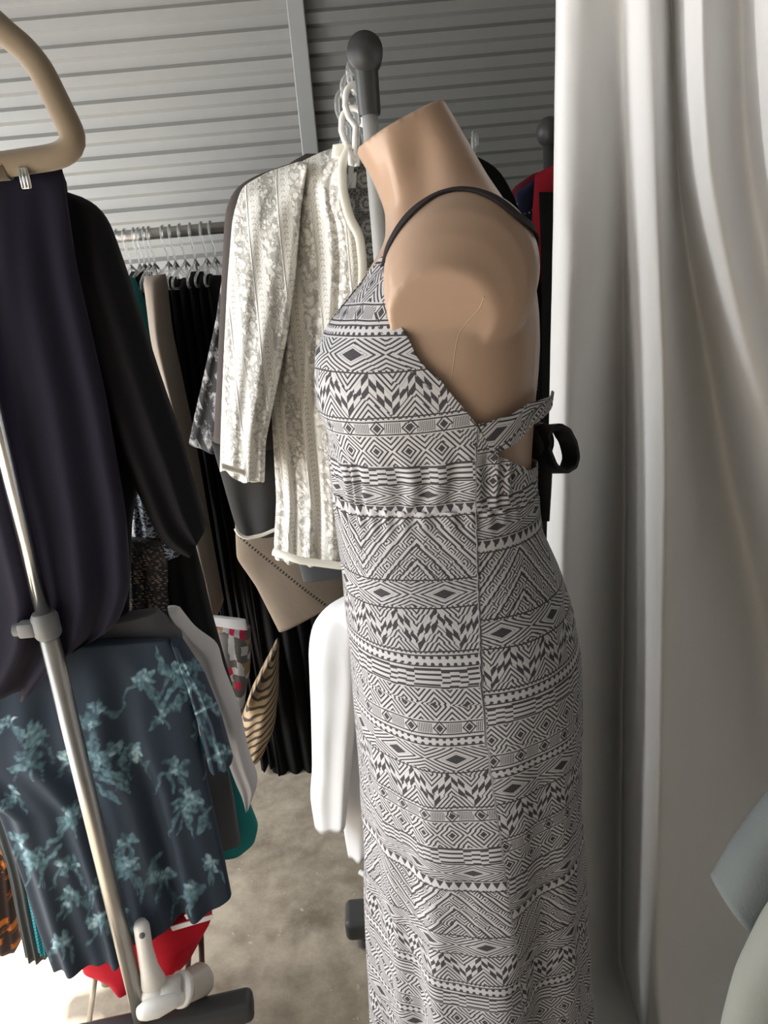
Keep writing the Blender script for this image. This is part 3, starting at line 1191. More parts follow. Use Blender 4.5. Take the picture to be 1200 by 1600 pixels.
# rear rack behind the mannequin
YR = 1.33
bt = U(570, 84, YR)
XR = bt.x
r2 = root('garment_rack', (XR, YR, 0), 'garment rack behind the mannequin with round black end cap on its chrome post', 'clothes rack')
b = MB(); b.rod([(XR, YR, 0.08), (XR, YR, bt.z - 0.05)], 0.0125, 24); b.build('pole', M['post'], r2)
b = MB(); b.ell((XR, YR, bt.z), (0.0275, 0.025, 0.0285)); b.rod([(XR, YR - 0.02, bt.z), (XR, YR + 0.03, bt.z)], 0.027, 28)
b.build('end_cap', M['black_plastic'], r2)
b = MB(); b.rod([(XR, YR, bt.z - 0.085), (XR, YR, bt.z - 0.08), (XR, YR, bt.z - 0.02)], [.0165, .0175, .0185], 24); auto(b.build('corner_sleeve', M['black_plastic'], r2))
b = MB(); b.rod([(XR, YR, bt.z), (XR, 1.84, bt.z)], 0.0125, 20); b.build('hanging_rail', M['chrome'], r2)
b = MB(); b.rod([(XR, YR, 0.84), (XR, 1.84, 0.84)], 0.0105, 20); b.build('lower_rail', M['chrome'], r2)
b = MB(); b.rod([(XR, 1.84, 0.08), (XR, 1.84, bt.z)], 0.0125, 20); b.build('rear_pole', M['chrome'], r2)
fx = FL(540, 1440, 0.07)
foot(r2, XR + 0.01, YR - 0.03, 2 * (XR + 0.01 - fx.x), 0.068, 0.05, 0.075)
foot(r2, XR + 0.05, 1.84, 0.22, 0.068)

# rail along the back wall
YB = 2.04
ra_, rb_ = U(170, 371, YB), U(347, 356, YB)
zr = (ra_.z + rb_.z) / 2
r3 = root('garment_rack', (-0.6, YB, 0), 'long low garment rack along the corrugated back wall under clear hangers', 'clothes rack')
b = MB(); b.rod([(-1.15, YB, zr), (0.0, YB, zr)], 0.014, 20); b.build('hanging_rail', M['steel'], r3)
for x in (-1.15, 0.0):
    b = MB(); b.rod([(x, YB, 0.0), (x, YB, zr + 0.01)], 0.014, 20); b.build('post', M['steel'], r3)

# right rack, mostly behind the curtain
YQ = 1.66
qb = U(858, 206, YQ)
r4 = root('garment_rack', (qb.x, YQ, 0), 'garment rack at far right, its dark round end cap peeking past the curtain edge', 'clothes rack')
b = MB(); b.ell(qb, (0.026, 0.026, 0.028)); b.build('end_cap', M['black_plastic'], r4)
b = MB(); b.rod([(qb.x, YQ, 0.0), (qb.x, YQ, qb.z)], 0.0125, 20); b.build('pole', M['black_plastic'], r4)
b = MB(); b.rod([(qb.x, YQ, qb.z), (qb.x + 0.7, YQ, qb.z)], 0.0125, 20); b.build('hanging_rail', M['chrome'], r4)
_lr = U(860, 300, 1.7); b = MB(); b.rod([(_lr.x, YQ, _lr.z), (_lr.x, 1.80, _lr.z)], 0.010, 16); b.build('lower_rail', M['black_plastic'], r4)
b = MB(); b.rod([(qb.x + 0.7, YQ, 0.0), (qb.x + 0.7, YQ, qb.z)], 0.0125, 20); b.build('rear_pole', M['chrome'], r4)

# ------------------------------------------------------------------ clear hangers
def clear_hanger(label, group, hw=0.2, neck=0.062, drop=0.09, r=0.0042):
    """local: hook hangs on a rail along Y at the origin, hanger spreads along X."""
    rt = root('clothes_hanger', (0, 0, 0), label, 'hanger', group)
    b = MB()
    arc = [(0.019 * math.cos(a), 0, 0.019 * math.sin(a) - 0.003) for a in np.linspace(-0.5, PI, 14)]
    arc = arc + [(-0.019, 0, -0.018), (-0.012, 0, -0.034), (0, 0, -0.046), (0, 0, -neck)]
    b.rod(arc, r * 1.05, 10)
    b.build('hook', M['clear'], rt)
    b = MB()
    z0, z1 = -neck + 0.004, -neck - drop
    half = [(0, z0), (.25, z0 - .012), (.7, z0 - drop * .55), (.96, z1 + .012), (1, z1), (.94, z1 - .008), (0, z1 - .008)]
    P = [(x * hw, 0, z) for x, z in half]
    b.rod(P, r, 10); b.rod([(-x, y, z) for x, y, z in P], r, 10)
    b.rod([(0, 0, z0), (0, 0, z1 - .008)], 0.003, 8)
    b.build('hanger_body', M['clear'], rt)
    return rt


hg0 = clear_hanger('clear plastic hanger on the rail along the back wall', 'clear hangers on the back wall rail', 0.12, 0.075, 0.05, 0.003)
xs_b = [184, 197, 211, 219, 227, 235, 257, 268, 284, 300, 318, 332]
for i, x in enumerate(xs_b):
    h = hg0 if i == 0 else copy_tree(hg0)
    h.location = (U(x, 372, YB).x, YB, zr)
    h.rotation_euler = (0, 0, PI / 2 + random.uniform(-0.12, 0.12))
hg1 = clear_hanger('clear plastic hanger hooked on the rail behind the post with the black end cap', 'clear hangers on the rail behind the mannequin', 0.19, 0.125, 0.10, 0.0048)
for i, (y, a) in enumerate(((1.475, .1), (1.49, -.05), (1.505, .1), (1.525, -.1), (1.55, .1), (1.58, -.1), (1.62, .2), (1.68, -.1))):
    h = hg1 if i == 0 else copy_tree(hg1)
    h.location = (XR - 0.008 - 0.012 * (i % 3), y, bt.z + 0.012 - 0.02 * i); h.rotation_euler = (0, 0.06 * (i % 3 - 1), a)
for i, (dx, y, dz, a) in enumerate(((-.016, 1.385, -.045, .25), (-.026, 1.41, -.075, -.2))):
    h = clear_hanger(('white plastic hanger hook, upper one, left of the black capped post', 'white plastic hanger hook, lower one, beside the cardigan collar')[i], None, 0.006, 0.09, 0.004, 0.005)
    h.location = (XR + dx, y, bt.z + dz); h.rotation_euler = (0, 0.15, a)
    for c in h.children: c.data.materials[0] = M['white_plastic']
p = U(742, 218, 1.9)
h = clear_hanger('clear hanger tip showing just behind the mannequin neck at right', None, 0.10, 0.075, 0.05)
h.location = (p.x, 1.9, p.z); h.rotation_euler = (0, 0, 1.2)

# ------------------------------------------------------------------ left rack clothes
# beige padded hanger
YH = 1.08
bh_c = U(-108, 150, YH)
bh = root('clothes_hanger', bh_c, 'large beige velvet hanger with metal clips above the navy skirt', 'hanger')
hp = [(-108, -20), (-60, -5), (-20, 25), (10, 53), (38, 76), (62, 105), (80, 140), (97, 175), (112, 205), (116, 222), (108, 236), (88, 245), (40, 252), (0, 258), (-108, 272)]
pth = [U(x, y, YH) for x, y in resample(hp, 60, 2)]
cx = pth[0].x
mir = [Vector((2 * cx - p.x, p.y, p.z)) for p in pth[::-1]]
b = MB(); b.rod(pth + mir[1:], 0.0158, 18, flat=1.0)
b.build('hanger_body', M['beige'], bh)
zt = pth[0].z
b = MB(); hk = [(cx, YH, zt), (cx, YH, zt + 0.03), (cx, YH, 1.79 - 0.015)] if zt < 1.74 else [(cx, YH, zt), (cx, YH, zt + .02)]
top_z = 1.9
b.rod([(cx, YH, zt), (cx, YH, top_z - 0.02)] + [(cx + 0.022 * math.sin(a) - 0.0, YH, top_z + 0.0 - 0.022 * math.cos(a)) for a in np.linspace(0.3, 4.4, 16)], 0.0025, 10)
b.build('hook', M['chrome'], bh)
for px in (40, -256):
    c = U(px, 279, YH - 0.01)
    b = MB(); b.box(c, (0.013, 0.010, 0.026), bev=0.002)
    for k in (-1, 0, 1): b.rod([c + Vector((k * 0.004, -0.006, -0.012)), c + Vector((k * 0.004, -0.006, 0.012))], 0.0012, 8)
    b.build('clip', M['chrome'], bh)

# navy skirt held by the clips
sk = cloth('skirt', [(-300, 268), (-310, 500), (-280, 800), (-150, 1090)], [(97, 262), (120, 420), (165, 620), (196, 800), (205, 920), (185, 985), (100, 1040)],
           (1.105, 1.095, 1.09), 0.035, M['navy'], None, folds=((0.016, 5, 0.4), (0.008, 9, 2.0)), nr=70, nc=140, wr=0.008, seed=2.2, hem=0.03, wf=6)
tag(sk, 'navy blue skirt clipped below the beige hanger at far left', 'skirt')

# black jacket behind it
jk = root('jacket', U(120, 600, 1.18), 'plain black long-sleeved jacket hanging behind the navy skirt', 'jacket')
cloth('body', [(-330, 330), (-380, 600), (-300, 980)], [(96, 296), (145, 330), (175, 500), (208, 690), (220, 755), (206, 800), (200, 980)], 1.18, 0.045, M['jacket'], jk, folds=((0.01, 6, 0.2),), seed=3)
cloth('sleeve', [(92, 296), (105, 420), (150, 600), (205, 740), (255, 850), (298, 868)], [(128, 308), (150, 318), (170, 345), (205, 450), (250, 590), (285, 690), (322, 826)],
      (1.165, 1.15, 1.14), 0.036, M['jacket'], jk, folds=((0.007, 2.2, 0.5),), seed=4, top=0.5, wr=0.007)
cloth('collar', [(60, 262), (58, 320)], [(97, 268), (104, 330)], 1.17, 0.03, M['jacket'], jk, seed=5)

# blue floral shirt on the lower rail
def paint_floral(o):
    me = o.data
    n = len(me.vertices)
    co = np.empty(n * 3); me.vertices.foreach_get('co', co); co = co.reshape(-1, 3)
    p = o.parent
    base = np.array(p.location) if p else np.array(o.location)
    x, y = PXn(co + base)
    rng = np.random.RandomState(5)
    val = np.zeros(n)

    def ell(cx, cy, a, b_, ang, s):
        ca, sa = math.cos(ang), math.sin(ang)
        dx, dy = x - cx, y - cy
        q = ((dx * ca + dy * sa) / a) ** 2 + ((-dx * sa + dy * ca) / b_) ** 2
        np.maximum(val, s * np.clip((1.25 - q) * 1.6, 0, 1), out=val)

    def stroke(pts_, w_, s):
        P = resample(pts_, 22, 2)
        for j, (cx, cy) in enumerate(P):
            ww = w_ * math.sin(PI * (j + 1.5) / 24) + 0.8
            dx, dy = x - cx, y - cy
            np.maximum(val, s * np.clip(1.5 - (dx * dx + dy * dy) / (ww * ww), 0, 1) * 0.9, out=val)
    flowers = [(52, 1150, 22), (44, 1182, 18), (150, 1182, 26), (178, 1170, 14), (152, 1106, 15), (140, 1128, 14), (224, 1062, 22), (272, 1048, 17),
               (302, 1040, 19), (297, 1074, 16), (324, 1106, 22), (276, 1200, 22), (297, 1246, 22), (346, 1178, 18), (208, 1172, 20), (53, 1339, 22),
               (30, 1310, 16), (107, 1352, 18), (112, 1400, 18), (203, 1312, 18), (197, 1356, 20), (250, 1368, 21), (293, 1255, 24), (299, 1392, 20),
               (155, 1387, 16), (158, 1440, 18), (112, 1270, 18), (104, 1185, 14), (10, 1130, 18), (96, 1470, 16), (190, 1430, 14), (250, 1120, 10),
               (20, 1240, 14), (330, 1350, 15), (-40, 1200, 20), (-60, 1330, 20), (-20, 1400, 18)]
    wx = np.array([noise.noise((a / 13.0, c / 13.0, 4.7)) for a, c in zip(x, y)])
    wy = np.array([noise.noise((a / 13.0, c / 13.0, 9.1)) for a, c in zip(x, y)])
    x0_, y0_ = x.copy(), y.copy()
    x += wx * 7; y += wy * 7
    for (cx, cy, r) in flowers:
        a0 = rng.rand() * 6.28; k = rng.randint(6, 10)
        for j in range(k):
            a = a0 + 2 * PI * j / k + rng.uniform(-.35, .35); rr = r * rng.uniform(.25, .75)
            ell(cx + rr * math.cos(a), cy + rr * math.sin(a) * 0.85, r * rng.uniform(.35, .62), r * rng.uniform(.16, .30), a + rng.uniform(-.4, .4), rng.uniform(.3, 0.98))
        for j in range(3):
            a = rng.uniform(0, 6.28)
            stroke([(cx, cy), (cx + r * math.cos(a) * 1.1, cy + r * abs(math.sin(a)) * 1.2 + 8), (cx + r * math.cos(a) * 1.5, cy + r * 2.1)], 2.2, 0.36)
    leaves = [[(252, 1120), (262, 1085), (285, 1060)], [(252, 1120), (240, 1085), (215, 1060)], [(252, 1122), (275, 1100), (300, 1082)], [(245, 1010), (252, 1045), (268, 1062)],
              [(140, 1210), (170, 1220), (205, 1240)], [(150, 1205), (185, 1210), (205, 1235)], [(150, 1225), (175, 1245), (190, 1255)], [(10, 1204), (45, 1196), (72, 1194)],
              [(122, 1120), (140, 1132), (155, 1130)], [(165, 1112), (180, 1116), (190, 1113)], [(300, 1300), (292, 1270), (315, 1250)], [(312, 1305), (318, 1275), (330, 1262)],
              [(60, 1385), (70, 1350), (95, 1320)], [(85, 1405), (110, 1395), (130, 1400)], [(85, 1480), (98, 1475), (112, 1462)], [(270, 1240), (262, 1210), (272, 1180)],
              [(195, 1170), (190, 1190), (205, 1215)], [(250, 1330), (240, 1350), (238, 1380)], [(120, 1250), (100, 1300), (60, 1330)], [(318, 1130), (330, 1160), (345, 1190)]]
    for L in leaves: stroke(L, 4.5, 0.5)
    grain = np.array([noise.noise((a / 6.0, c / 6.0, 1.7)) + 0.6 * noise.noise((a / 15.0, c / 15.0, 3.7)) for a, c in zip(x0_, y0_)])
    val *= np.clip(0.72 + 0.75 * grain, 0.1, 1.1)
    val = np.clip(val, 0, 1)
    base_c = np.array([0.030, 0.044, 0.066]); mid = np.array([0.13, 0.24, 0.29]); hi = np.array([0.42, 0.56, 0.61])
    v1 = np.clip(val * 2, 0, 1)[:, None]; v2 = np.clip(val * 2 - 1, 0, 1)[:, None]
    colr = base_c * (1 - v1) + mid * v1
    colr = colr * (1 - v2) + hi * v2
    at = me.color_attributes.new('print', 'FLOAT_COLOR', 'POINT')
    at.data.foreach_set('color', np.c_[colr, np.ones(n)].astype(np.float32).ravel())


fs = root('shirt', U(150, 1250, 1.115), 'dark blue shirt with pale blue flowers hanging low behind the grey pole', 'shirt')
o1 = cloth('body', [(-120, 1010), (-100, 1200), (0, 1270), (38, 1375), (62, 1452), (86, 1519)],
           [(262, 998), (290, 1040), (306, 1120), (326, 1230), (346, 1320), (360, 1392)], (1.125, 1.12, 1.115, 1.11), 0.034, M['floral'], fs,
           folds=((0.013, 4.2, 0.9), (0.007, 7.3, 2.2)), nr=230, nc=420, wr=0.007, seed=6, top=0.4, hem=0.01)
o2 = cloth('sleeve', [(268, 1000), (292, 1060), (312, 1130), (328, 1196)], [(284, 1002), (318, 1058), (344, 1120), (363, 1188)], (1.11, 1.10), 0.028, M['floral'], fs,
           folds=((0.004, 2, 0.3),), nr=110, nc=160, seed=7, top=0.6, wr=0.004)
for o in (o1, o2): paint_floral(o)

tag(cloth('top', [(120, 975), (110, 1040)], [(246, 952), (285, 985), (296, 1040)], 1.165, 0.026, M['mid_grey'], None, seed=9, top=.8),
    'dark grey top whose neckline shows just above the blue floral shirt', 'top')
tag(cloth('shirt', [(262, 948), (288, 1010), (318, 1080), (348, 1160), (370, 1220), (386, 1252)], [(276, 948), (304, 985), (340, 1010), (348, 1045), (374, 1110), (388, 1180), (404, 1222), (392, 1250)],
          (1.185, 1.18), 0.03, M['grey_white'], None, folds=((0.004, 2, 0),), seed=10, top=.6, sm=2, wr=0.005),
    'pale grey shirt with its sleeve hanging right behind the blue floral shirt', 'shirt')
tag(cloth('top', [(-80, 1180), (-20, 1260), (60, 1350)], [(352, 1180), (366, 1250), (376, 1316)], 1.21, 0.03, M['mid_grey'], None, seed=11),
    'mid grey top glimpsed between the floral shirt and the green teal top', 'top')
tag(cloth('top', [(-60, 1150), (0, 1240), (80, 1330)], [(362, 1150), (388, 1250), (404, 1290), (398, 1316), (380, 1330)], 1.25, 0.035, M['teal'], None, folds=((0.006, 3, .4),), seed=12, sm=2),
    'green teal top with its hem lowest behind the pale grey shirt sleeve', 'top')
tag(cloth('top', [(-90, 1150), (-40, 1330), (-20, 1478)], [(5, 1200), (18, 1340), (29, 1470)], 1.185, 0.03, M['orange_print'], None, folds=((0.006, 3, .4),), seed=13, hem=.01),
    'black top with bright orange floral print at the far left edge', 'top')
tag(cloth('trousers', [(-60, 1180), (12, 1340), (42, 1488)], [(10, 1180), (56, 1380), (76, 1492)], 1.165, 0.02, M['dark_grey'], None, folds=((0.005, 3, .8),), seed=14),
    'dark grey garment strip hanging between the orange print top and the turquoise one', 'clothes')
tag(cloth('top', [(0, 1200), (38, 1360), (62, 1480)], [(40, 1260), (70, 1400), (84, 1486)], 1.145, 0.016, M['rib_teal'], None, folds=((0.003, 3, .8),), seed=15),
    'ribbed turquoise top edge peeking from behind the floral shirt at lower left', 'top')

# things glimpsed in the gap between the racks
tag(cloth('blouse', [(205, 740), (212, 870)], [(255, 740), (288, 866)], 1.27, 0.02, M['scribble'], None, seed=16, folds=((.005, 3, 0),)),
    'navy blouse with white scribble print below the black jacket sleeve', 'blouse')
tag(cloth('top', [(185, 840), (182, 900), (180, 985)], [(250, 840), (262, 880), (275, 960)], 1.25, 0.02, M['beads'], None, seed=17, folds=((.005, 3, 0),)),
    'black top dotted with copper beads beside the navy skirt', 'top')
tag(cloth('top', [(236, 850), (242, 890)], [(256, 850), (258, 885)], 1.29, 0.02, M['red'], None, seed=18),
    'small bright red garment patch between beaded top and scribble print blouse', 'top')
tag(cloth('top', [(240, 850), (252, 950), (290, 1060)], [(305, 850), (330, 960), (362, 1075)], 1.275, 0.035, M['black_knit'], None, seed=19, folds=((.006, 3, 0),)),
    'black knit top hanging above and behind the pale grey shirt', 'top')
tag(cloth('top', [(282, 840), (296, 905)], [(296, 840), (308, 915)], 1.31, 0.025, M['maroon'], None, seed=20),
    'narrow maroon garment edge beside the cuff of the black jacket', 'top')

# ------------------------------------------------------------------ back wall rail clothes (seen edge on)
def edgewise(name, l, r, m, label, cat, group=None, seed=1, Y=YB, d=0.15, wr=0.006):
    o = cloth(name, l, r, Y, d, M[m], None, seed=seed, top=0.7, wr=wr, folds=((0.004, 2, seed),), nr=50, nc=60)
    return tag(o, label, cat, group)


edgewise('top', [(180, 430), (188, 500), (225, 600), (262, 672)], [(204, 432), (240, 520), (268, 590), (287, 640), (286, 668)], 'teal',
         'teal top on the back wall rail showing along the edge of the black jacket', 'top', seed=21, Y=1.92, d=.09)
edgewise('trousers', [(226, 432), (240, 530), (283, 690), (298, 850), (318, 905), (334, 958)], [(258, 428), (266, 520), (301, 690), (330, 850), (346, 948)], 'trouser',
         'taupe trousers hanging edge on from the back wall rail between black clothes', 'trousers', seed=22, Y=1.84, d=0.06)
blk = 'black clothes packed on the back wall rail'
lb = 'black garment packed edge on along the back wall rail'
for i, (x0, x1, y0, yb) in enumerate(((208, 228, 424, 900), (256, 274, 432, 1000), (272, 288, 436, 1120), (286, 303, 434, 1150), (300, 316, 424, 1165), (314, 330, 428, 1160), (328, 344, 430, 1170))):
    def along(x, y): return x + (y - 430) * (922 - x) / 4038.0 * 1.0
    edgewise('black_garment', [(x0, y0), (along(x0, 700), 700), (along(x0, yb), yb)], [(x1, y0), (along(x1, 700), 700), (along(x1, yb), yb)], 'black' if i % 2 else 'black_knit', lb, 'clothes', blk, seed=30 + i, d=0.13)
for i, (x0, x1, yb) in enumerate(((340, 372, 1170), (368, 400, 1172), (396, 428, 1175), (424, 452, 1176), (448, 480, 1178))):
    edgewise('black_garment', [(x0, 700), (along(x0 + 12, yb) - 30, yb)], [(x1, 700), (along(x1 + 12, yb) - 20, yb)], 'black' if i % 2 else 'black_knit',
             lb, 'clothes', blk, seed=40 + i, d=0.13)
edgewise('cardigan', [(333, 975), (342, 1040), (368, 1110)], [(392, 980), (390, 1050), (378, 1120)], 'plaid', 'red and grey patchwork knit cardigan below the taupe trousers', 'cardigan', seed=50, Y=1.70, d=0.05)
tag(cloth('shirt', [(322, 962), (328, 976)], [(384, 968), (387, 984)], 1.66, 0.008, M['grey_white'], None, seed=51, top=.9),
    'folded white shirt edge lying just above the red patchwork cardigan', 'shirt')
edgewise('blouse', [(428, 1012), (392, 1080), (376, 1125), (382, 1158)], [(434, 1012), (434, 1080), (430, 1130), (415, 1165)], 'leafy', 'tan blouse with dark leaf stripes hanging among the black clothes', 'blouse', seed=52, Y=1.80, d=0.09)

# ------------------------------------------------------------------ rear rack clothes
cardi = root('cardigan', U(480, 560, 1.50), 'cream lace cardigan hanging open beside the mannequin', 'cardigan')
cloth('front_panel', [(548, 224), (505, 236), (452, 262), (440, 340), (436, 480), (424, 640), (432, 780), (428, 850), (430, 872)],
      [(556, 226), (532, 262), (540, 330), (560, 370), (566, 420), (560, 520), (556, 640), (570, 760), (575, 882)], (1.46, 1.45, 1.445), 0.028, M['lace'], cardi,
      folds=((0.008, 4.5, 0.8), (0.005, 8, 2.0)), nr=90, nc=150, seed=60, wr=0.006, top=0.5, skew=0.06)
cloth('sleeve', [(470, 252), (420, 268), (378, 292), (364, 340), (356, 440), (350, 560), (346, 660), (344, 732)],
      [(480, 258), (470, 330), (462, 430), (450, 520), (432, 610), (415, 690), (413, 752)], (1.485, 1.475, 1.465), 0.034, M['lace'], cardi,
      folds=((0.006, 3, 0.5),), nr=80, nc=110, seed=61, wr=0.008, top=0.5, hem=0.006, skew=0.04)
cloth('back_panel', [(520, 240), (516, 400), (520, 800)], [(590, 238), (640, 300), (650, 400), (650, 800)], 1.475, 0.006, M['lace_back'], cardi, nr=50, nc=90, seed=62, top=0.8, wr=0.003)
trm = [(548, 226), (534, 258), (536, 300), (546, 340), (562, 368), (567, 415), (564, 500), (558, 600)]
b = MB(); b.rod([U(x, y, 1.385) for x, y in resample(trm, 60, 3)], 0.008, 10, flat=0.6); b.build('front_border', M['cream_trim'], cardi)
b = MB(); b.rod([U(x, y, yy) for x, y, yy in ((427, 862, 1.43), (470, 876, 1.41), (530, 884, 1.385), (575, 884, 1.37))], 0.008, 10, flat=0.8); b.build('hem_border', M['cream_trim'], cardi)
b = MB(); b.rod([U(x, y, 1.42) for x, y in resample([(346, 728), (365, 734), (380, 738), (392, 750), (412, 747)], 24, 2)], 0.006, 10, flat=0.8); b.build('cuff_border', M['cream_trim'], cardi)
cloth('neckband', [(520, 226), (518, 246)], [(560, 222), (558, 250)], 1.43, 0.014, M['cream_trim'], cardi, seed=63, top=.9, nr=14)

cj = root('jacket', U(420, 560, 1.58), 'brown grey jacket showing as a dark edge left of the cream cardigan', 'jacket')
cloth('body', [(478, 240), (440, 262), (420, 300), (420, 700)], [(620, 240), (640, 320), (640, 700)], 1.585, 0.03, M['char_brown'], cj, seed=64)
cloth('sleeve', [(452, 256), (400, 274), (366, 294), (352, 330), (347, 430), (341, 560), (334, 688)], [(470, 268), (470, 420), (460, 560), (430, 700)], (1.575, 1.56), 0.036, M['char_brown'], cj, seed=65, top=.5)
tag(cloth('blouse', [(352, 400), (338, 500), (318, 590), (302, 660), (296, 690)], [(400, 400), (400, 560), (396, 720)], 1.64, 0.035, M['bw_print'], None, seed=66, folds=((.006, 3, 0),)),
    'black blouse with white print left of the brown grey jacket sleeve', 'blouse')
tag(cloth('top', [(330, 690), (345, 740), (362, 800), (374, 838)], [(520, 700), (520, 780), (500, 822)], 1.56, 0.028, M['charcoal'], None, seed=67, folds=((.004, 3, 0),)),
    'charcoal top with a curved cream piped hem under the cardigan sleeve', 'top')
_cp = bpy.data.objects[-1] if False else None
b = MB(); b.rod([U(x, y, 1.525) for x, y in resample([(368, 826), (374, 836), (386, 841), (410, 836), (438, 824), (480, 815)], 40, 2)], 0.0038, 10)
_pipe = b
tag(cloth('top', [(366, 790), (370, 872), (400, 915), (436, 986)], [(560, 790), (560, 880), (548, 926)], 1.62, 0.024, M['brown'], None, seed=68, sm=2, wr=0.004),
    'taupe fine knit top with a slanted pointed hem below the cream cardigan', 'top')
tag(cloth('top', [(440, 780), (464, 870), (474, 908)], [(600, 780), (600, 870), (590, 890)], 1.575, 0.018, M['dark_grey'], None, seed=69, sm=2, wr=.003),
    'slate grey top whose short hem corner hangs below the cardigan', 'top')
wb = root('blouse', U(540, 1130, 1.50), 'white cotton blouse hanging low between the mannequin and black clothes', 'blouse')
cloth('body', [(545, 930), (530, 1000), (530, 1150), (536, 1290), (544, 1336)], [(650, 930), (660, 1100), (640, 1250), (600, 1318)], 1.45, 0.034, M['white'], wb, folds=((.008, 2.4, .6),), seed=70, skew=.05)
cloth('sleeve', [(546, 930), (510, 948), (488, 975), (482, 1010), (486, 1110), (488, 1200), (484, 1240), (492, 1288)], [(552, 934), (560, 1000), (556, 1120), (545, 1240), (540, 1286)], (1.44, 1.43), 0.034, M['white'], wb,
      folds=((.004, 1.7, .2),), seed=71, top=.5, wr=.010, skew=.03)

# charcoal top's piping belongs to it
for o in bpy.data.objects:
    if o.get('label', '').startswith('charcoal top with'): chr_top = o
V = np.array(_pipe.v) - np.array(chr_top.location)
me = bpy.data.meshes.new('hem_piping'); me.from_pydata(V.tolist(), [], _pipe.f); me.polygons.foreach_set('use_smooth', [True] * len(me.polygons))
me.materials.append(M['cream_trim']); o = bpy.data.objects.new('hem_piping', me); C.objects.link(o); o.parent = chr_top

# ------------------------------------------------------------------ right rack clothes
tag(cloth('top', [(735, 240), (740, 330), (748, 520), (756, 760)], [(752, 248), (778, 262), (800, 300), (838, 400), (856, 560), (862, 800)], 1.62, 0.03, M['black'], None, seed=80, sm=2),
    'black top hanging right behind the mannequin back', 'top')
tag(cloth('top', [(795, 305), (800, 430), (820, 700)], [(806, 290), (846, 262), (870, 700)], 1.75, 0.03, M['maroon'], None, seed=81, sm=2),
    'maroon top deepest on the far right rack', 'top')
tag(cloth('blouse', [(806, 300), (806, 420), (815, 600)], [(834, 282), (842, 420), (850, 600)], 1.70, 0.018, M['navy_dots'], None, seed=82, sm=2),
    'navy blouse with small white dots between maroon and red tops', 'blouse')
tag(cloth('top', [(836, 272), (832, 330), (826, 400), (838, 600)], [(880, 250), (900, 400), (900, 600)], 1.63, 0.014, M['red'], None, seed=83, sm=2),
    'dark red top against the left edge of the white curtain', 'top')
tag(cloth('top', [(842, 300), (846, 420), (846, 700), (846, 860)], [(900, 300), (920, 500), (920, 860)], 1.60, 0.012, M['black_knit'], None, seed=84, sm=2),
    'black knit top partly hidden by the left edge of the curtain', 'top')

# ------------------------------------------------------------------ near right: sweaters on a rack out of view
sw = root('sweatshirt', U(1250, 1350, 0.62), 'slate grey sweatshirt sleeve reaching into the picture at right', 'sweatshirt')
cloth('sleeve', [(1420, 1020), (1300, 1160), (1200, 1262), (1150, 1330), (1120, 1388)], [(1520, 1180), (1400, 1280), (1290, 1370), (1220, 1430), (1180, 1452)], 0.62, 0.035, M['sweater'], sw, seed=90, wr=.006, top=.8)
tag(cloth('sweater', [(1330, 1240), (1260, 1360), (1195, 1445), (1152, 1530), (1128, 1620), (1120, 1760)], [(1560, 1240), (1560, 1500), (1560, 1760)], 0.56, 0.04, M['sage'], None, seed=91, wr=.006, folds=((.006, 3, 0),)),
    'pale sage grey sweater at the lower right corner', 'sweater')

# ------------------------------------------------------------------ floor things
stl = root('stool', FL(230, 1590), 'low folding stool with sagging red white-striped seat under the floral shirt', 'stool')


def f_red(nt, u, v):
    return ((v * 1.0 - u * 0.35) / 0.026).frac() > 0.45


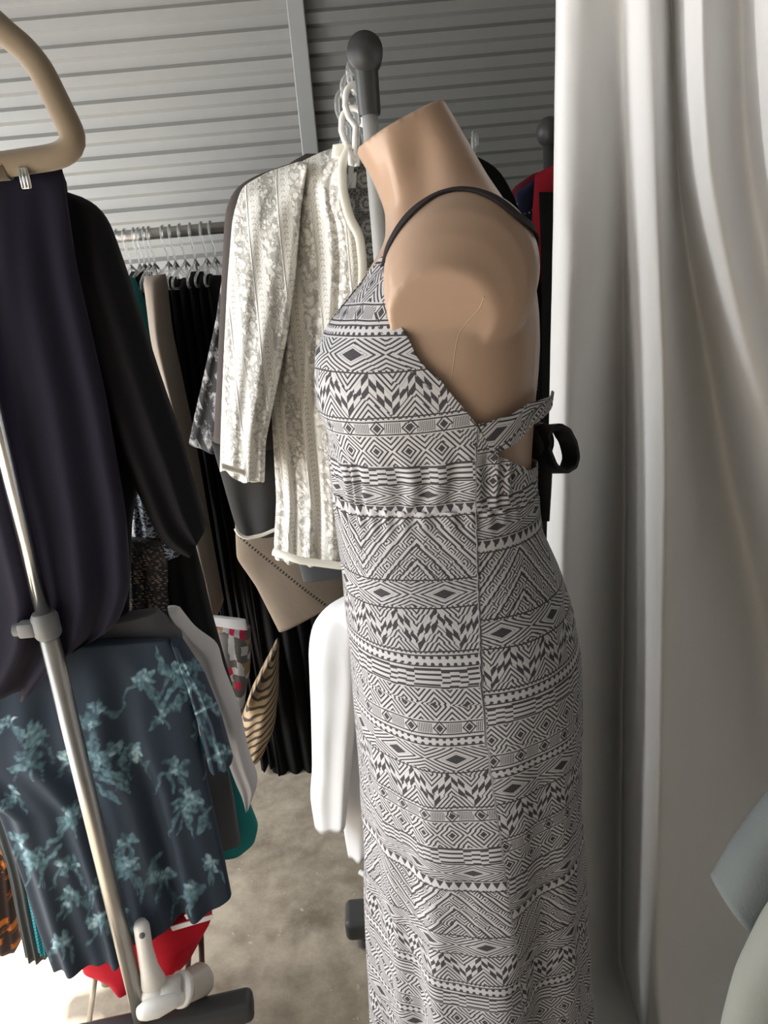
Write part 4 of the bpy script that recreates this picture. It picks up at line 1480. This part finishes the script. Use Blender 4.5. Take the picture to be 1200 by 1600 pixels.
rs = cloth('seat', [(126, 1478), (132, 1508), (180, 1524)], [(322, 1400), (332, 1432), (300, 1490), (250, 1512)], (1.155, 1.145), 0.05,
           fabric('red_canvas', (0.62, 0.015, 0.035), 0.8), stl, seed=100, top=.8, wr=.006, folds=((.008, 2, .4),))
for (l0, l1) in (((290, 1433), (332, 1417)), ((268, 1451), (333, 1432))):
    ribbon('seat_stripe', [U(l0[0], l0[1], 1.088), U((l0[0] + l1[0]) / 2, (l0[1] + l1[1]) / 2, 1.088), U(l1[0], l1[1], 1.10)], (0, 0, 0.010), 0.002, M['white'], stl, 20)
for (a, c_) in (((152, 1500, 1.13), (139, 1600)), ((313, 1440, 1.15), (318, 1566)), ((190, 1480, 1.20), (180, 1545)), ((300, 1440, 1.22), (292, 1530))):
    top_ = U(*a); bot = FL(*c_)
    b = MB(); b.rod([bot, top_], 0.0055, 12)
    b.build('leg', M['steel'] if a[0] == 152 else plain('dark_maroon_metal', (0.06, 0.015, 0.02), 0.4), stl)

# white hand-held appliance resting on the rack foot
yv = 1.045
dv = root('steamer', U(250, 1560, yv), 'white plastic hand-held appliance with upright handle lying on the left rack foot', 'appliance')
b = MB(); b.rod([U(219, 1441, yv), U(221, 1447, yv), U(226, 1480, yv), U(233, 1512, yv), U(240, 1535, yv)], [.010, .0135, .0135, .016, .022], 20)
b.build('handle', M['white_plastic'], dv)
b = MB(); b.rod([U(222, 1462, yv - .016), U(222, 1462, yv - .011)], .005, 14); b.build('handle_button', M['grey_plastic'], dv)
b = MB(); b.ell(U(243, 1552, yv), (0.027, 0.022, 0.026)); b.rod([U(240, 1550, yv), U(282, 1545, yv + .01)], [.021, .025], 24); b.build('housing', M['white_plastic'], dv)
b = MB(); b.rod([U(280, 1546, yv + .005), U(286, 1545, yv + .010)], [.030, .030], 28); b.build('rim', M['white_plastic'], dv)
b = MB(); b.rod([U(286, 1545, yv + .01), U(314, 1530, yv + .05)], [.026, .029], 28); auto(b.build('tank', plain('frosted_plastic', (0.6, 0.56, 0.5), .3), dv))
b = MB(); b.rod([U(216, 1584, yv - .03), U(219, 1583, yv - .03), U(228, 1579, yv - .03), U(245, 1574, yv - .025), U(270, 1563, yv - .015), U(290, 1556, yv)], [.006, .012, .0165, .0175, .014, .012], 20); b.build('nozzle', M['white_plastic'], dv)

# white hanger lying on the floor, mostly behind the dress
wh = root('clothes_hanger', FL(600, 1365), 'white plastic hanger lying on the floor left of the dress', 'hanger')
b = MB(); b.rod([FL(562, 1362, .012), FL(570, 1367, .010), FL(584, 1370, .010), FL(610, 1366, .010), FL(640, 1350, .010)], .006, 12); b.rod([FL(581, 1357, .012), FL(592, 1352, .012), FL(625, 1345, .010)], .0045, 12)
b.build('hook', M['white_plastic'], wh)
c0 = FL(640, 1350, .008)
b = MB(); b.rod([c0, c0 + Vector((.15, .10, 0)), c0 + Vector((.17, -.02, 0)), c0 + Vector((.05, -.16, 0)), c0], .006, 12); b.build('hanger_body', M['white_plastic'], wh)
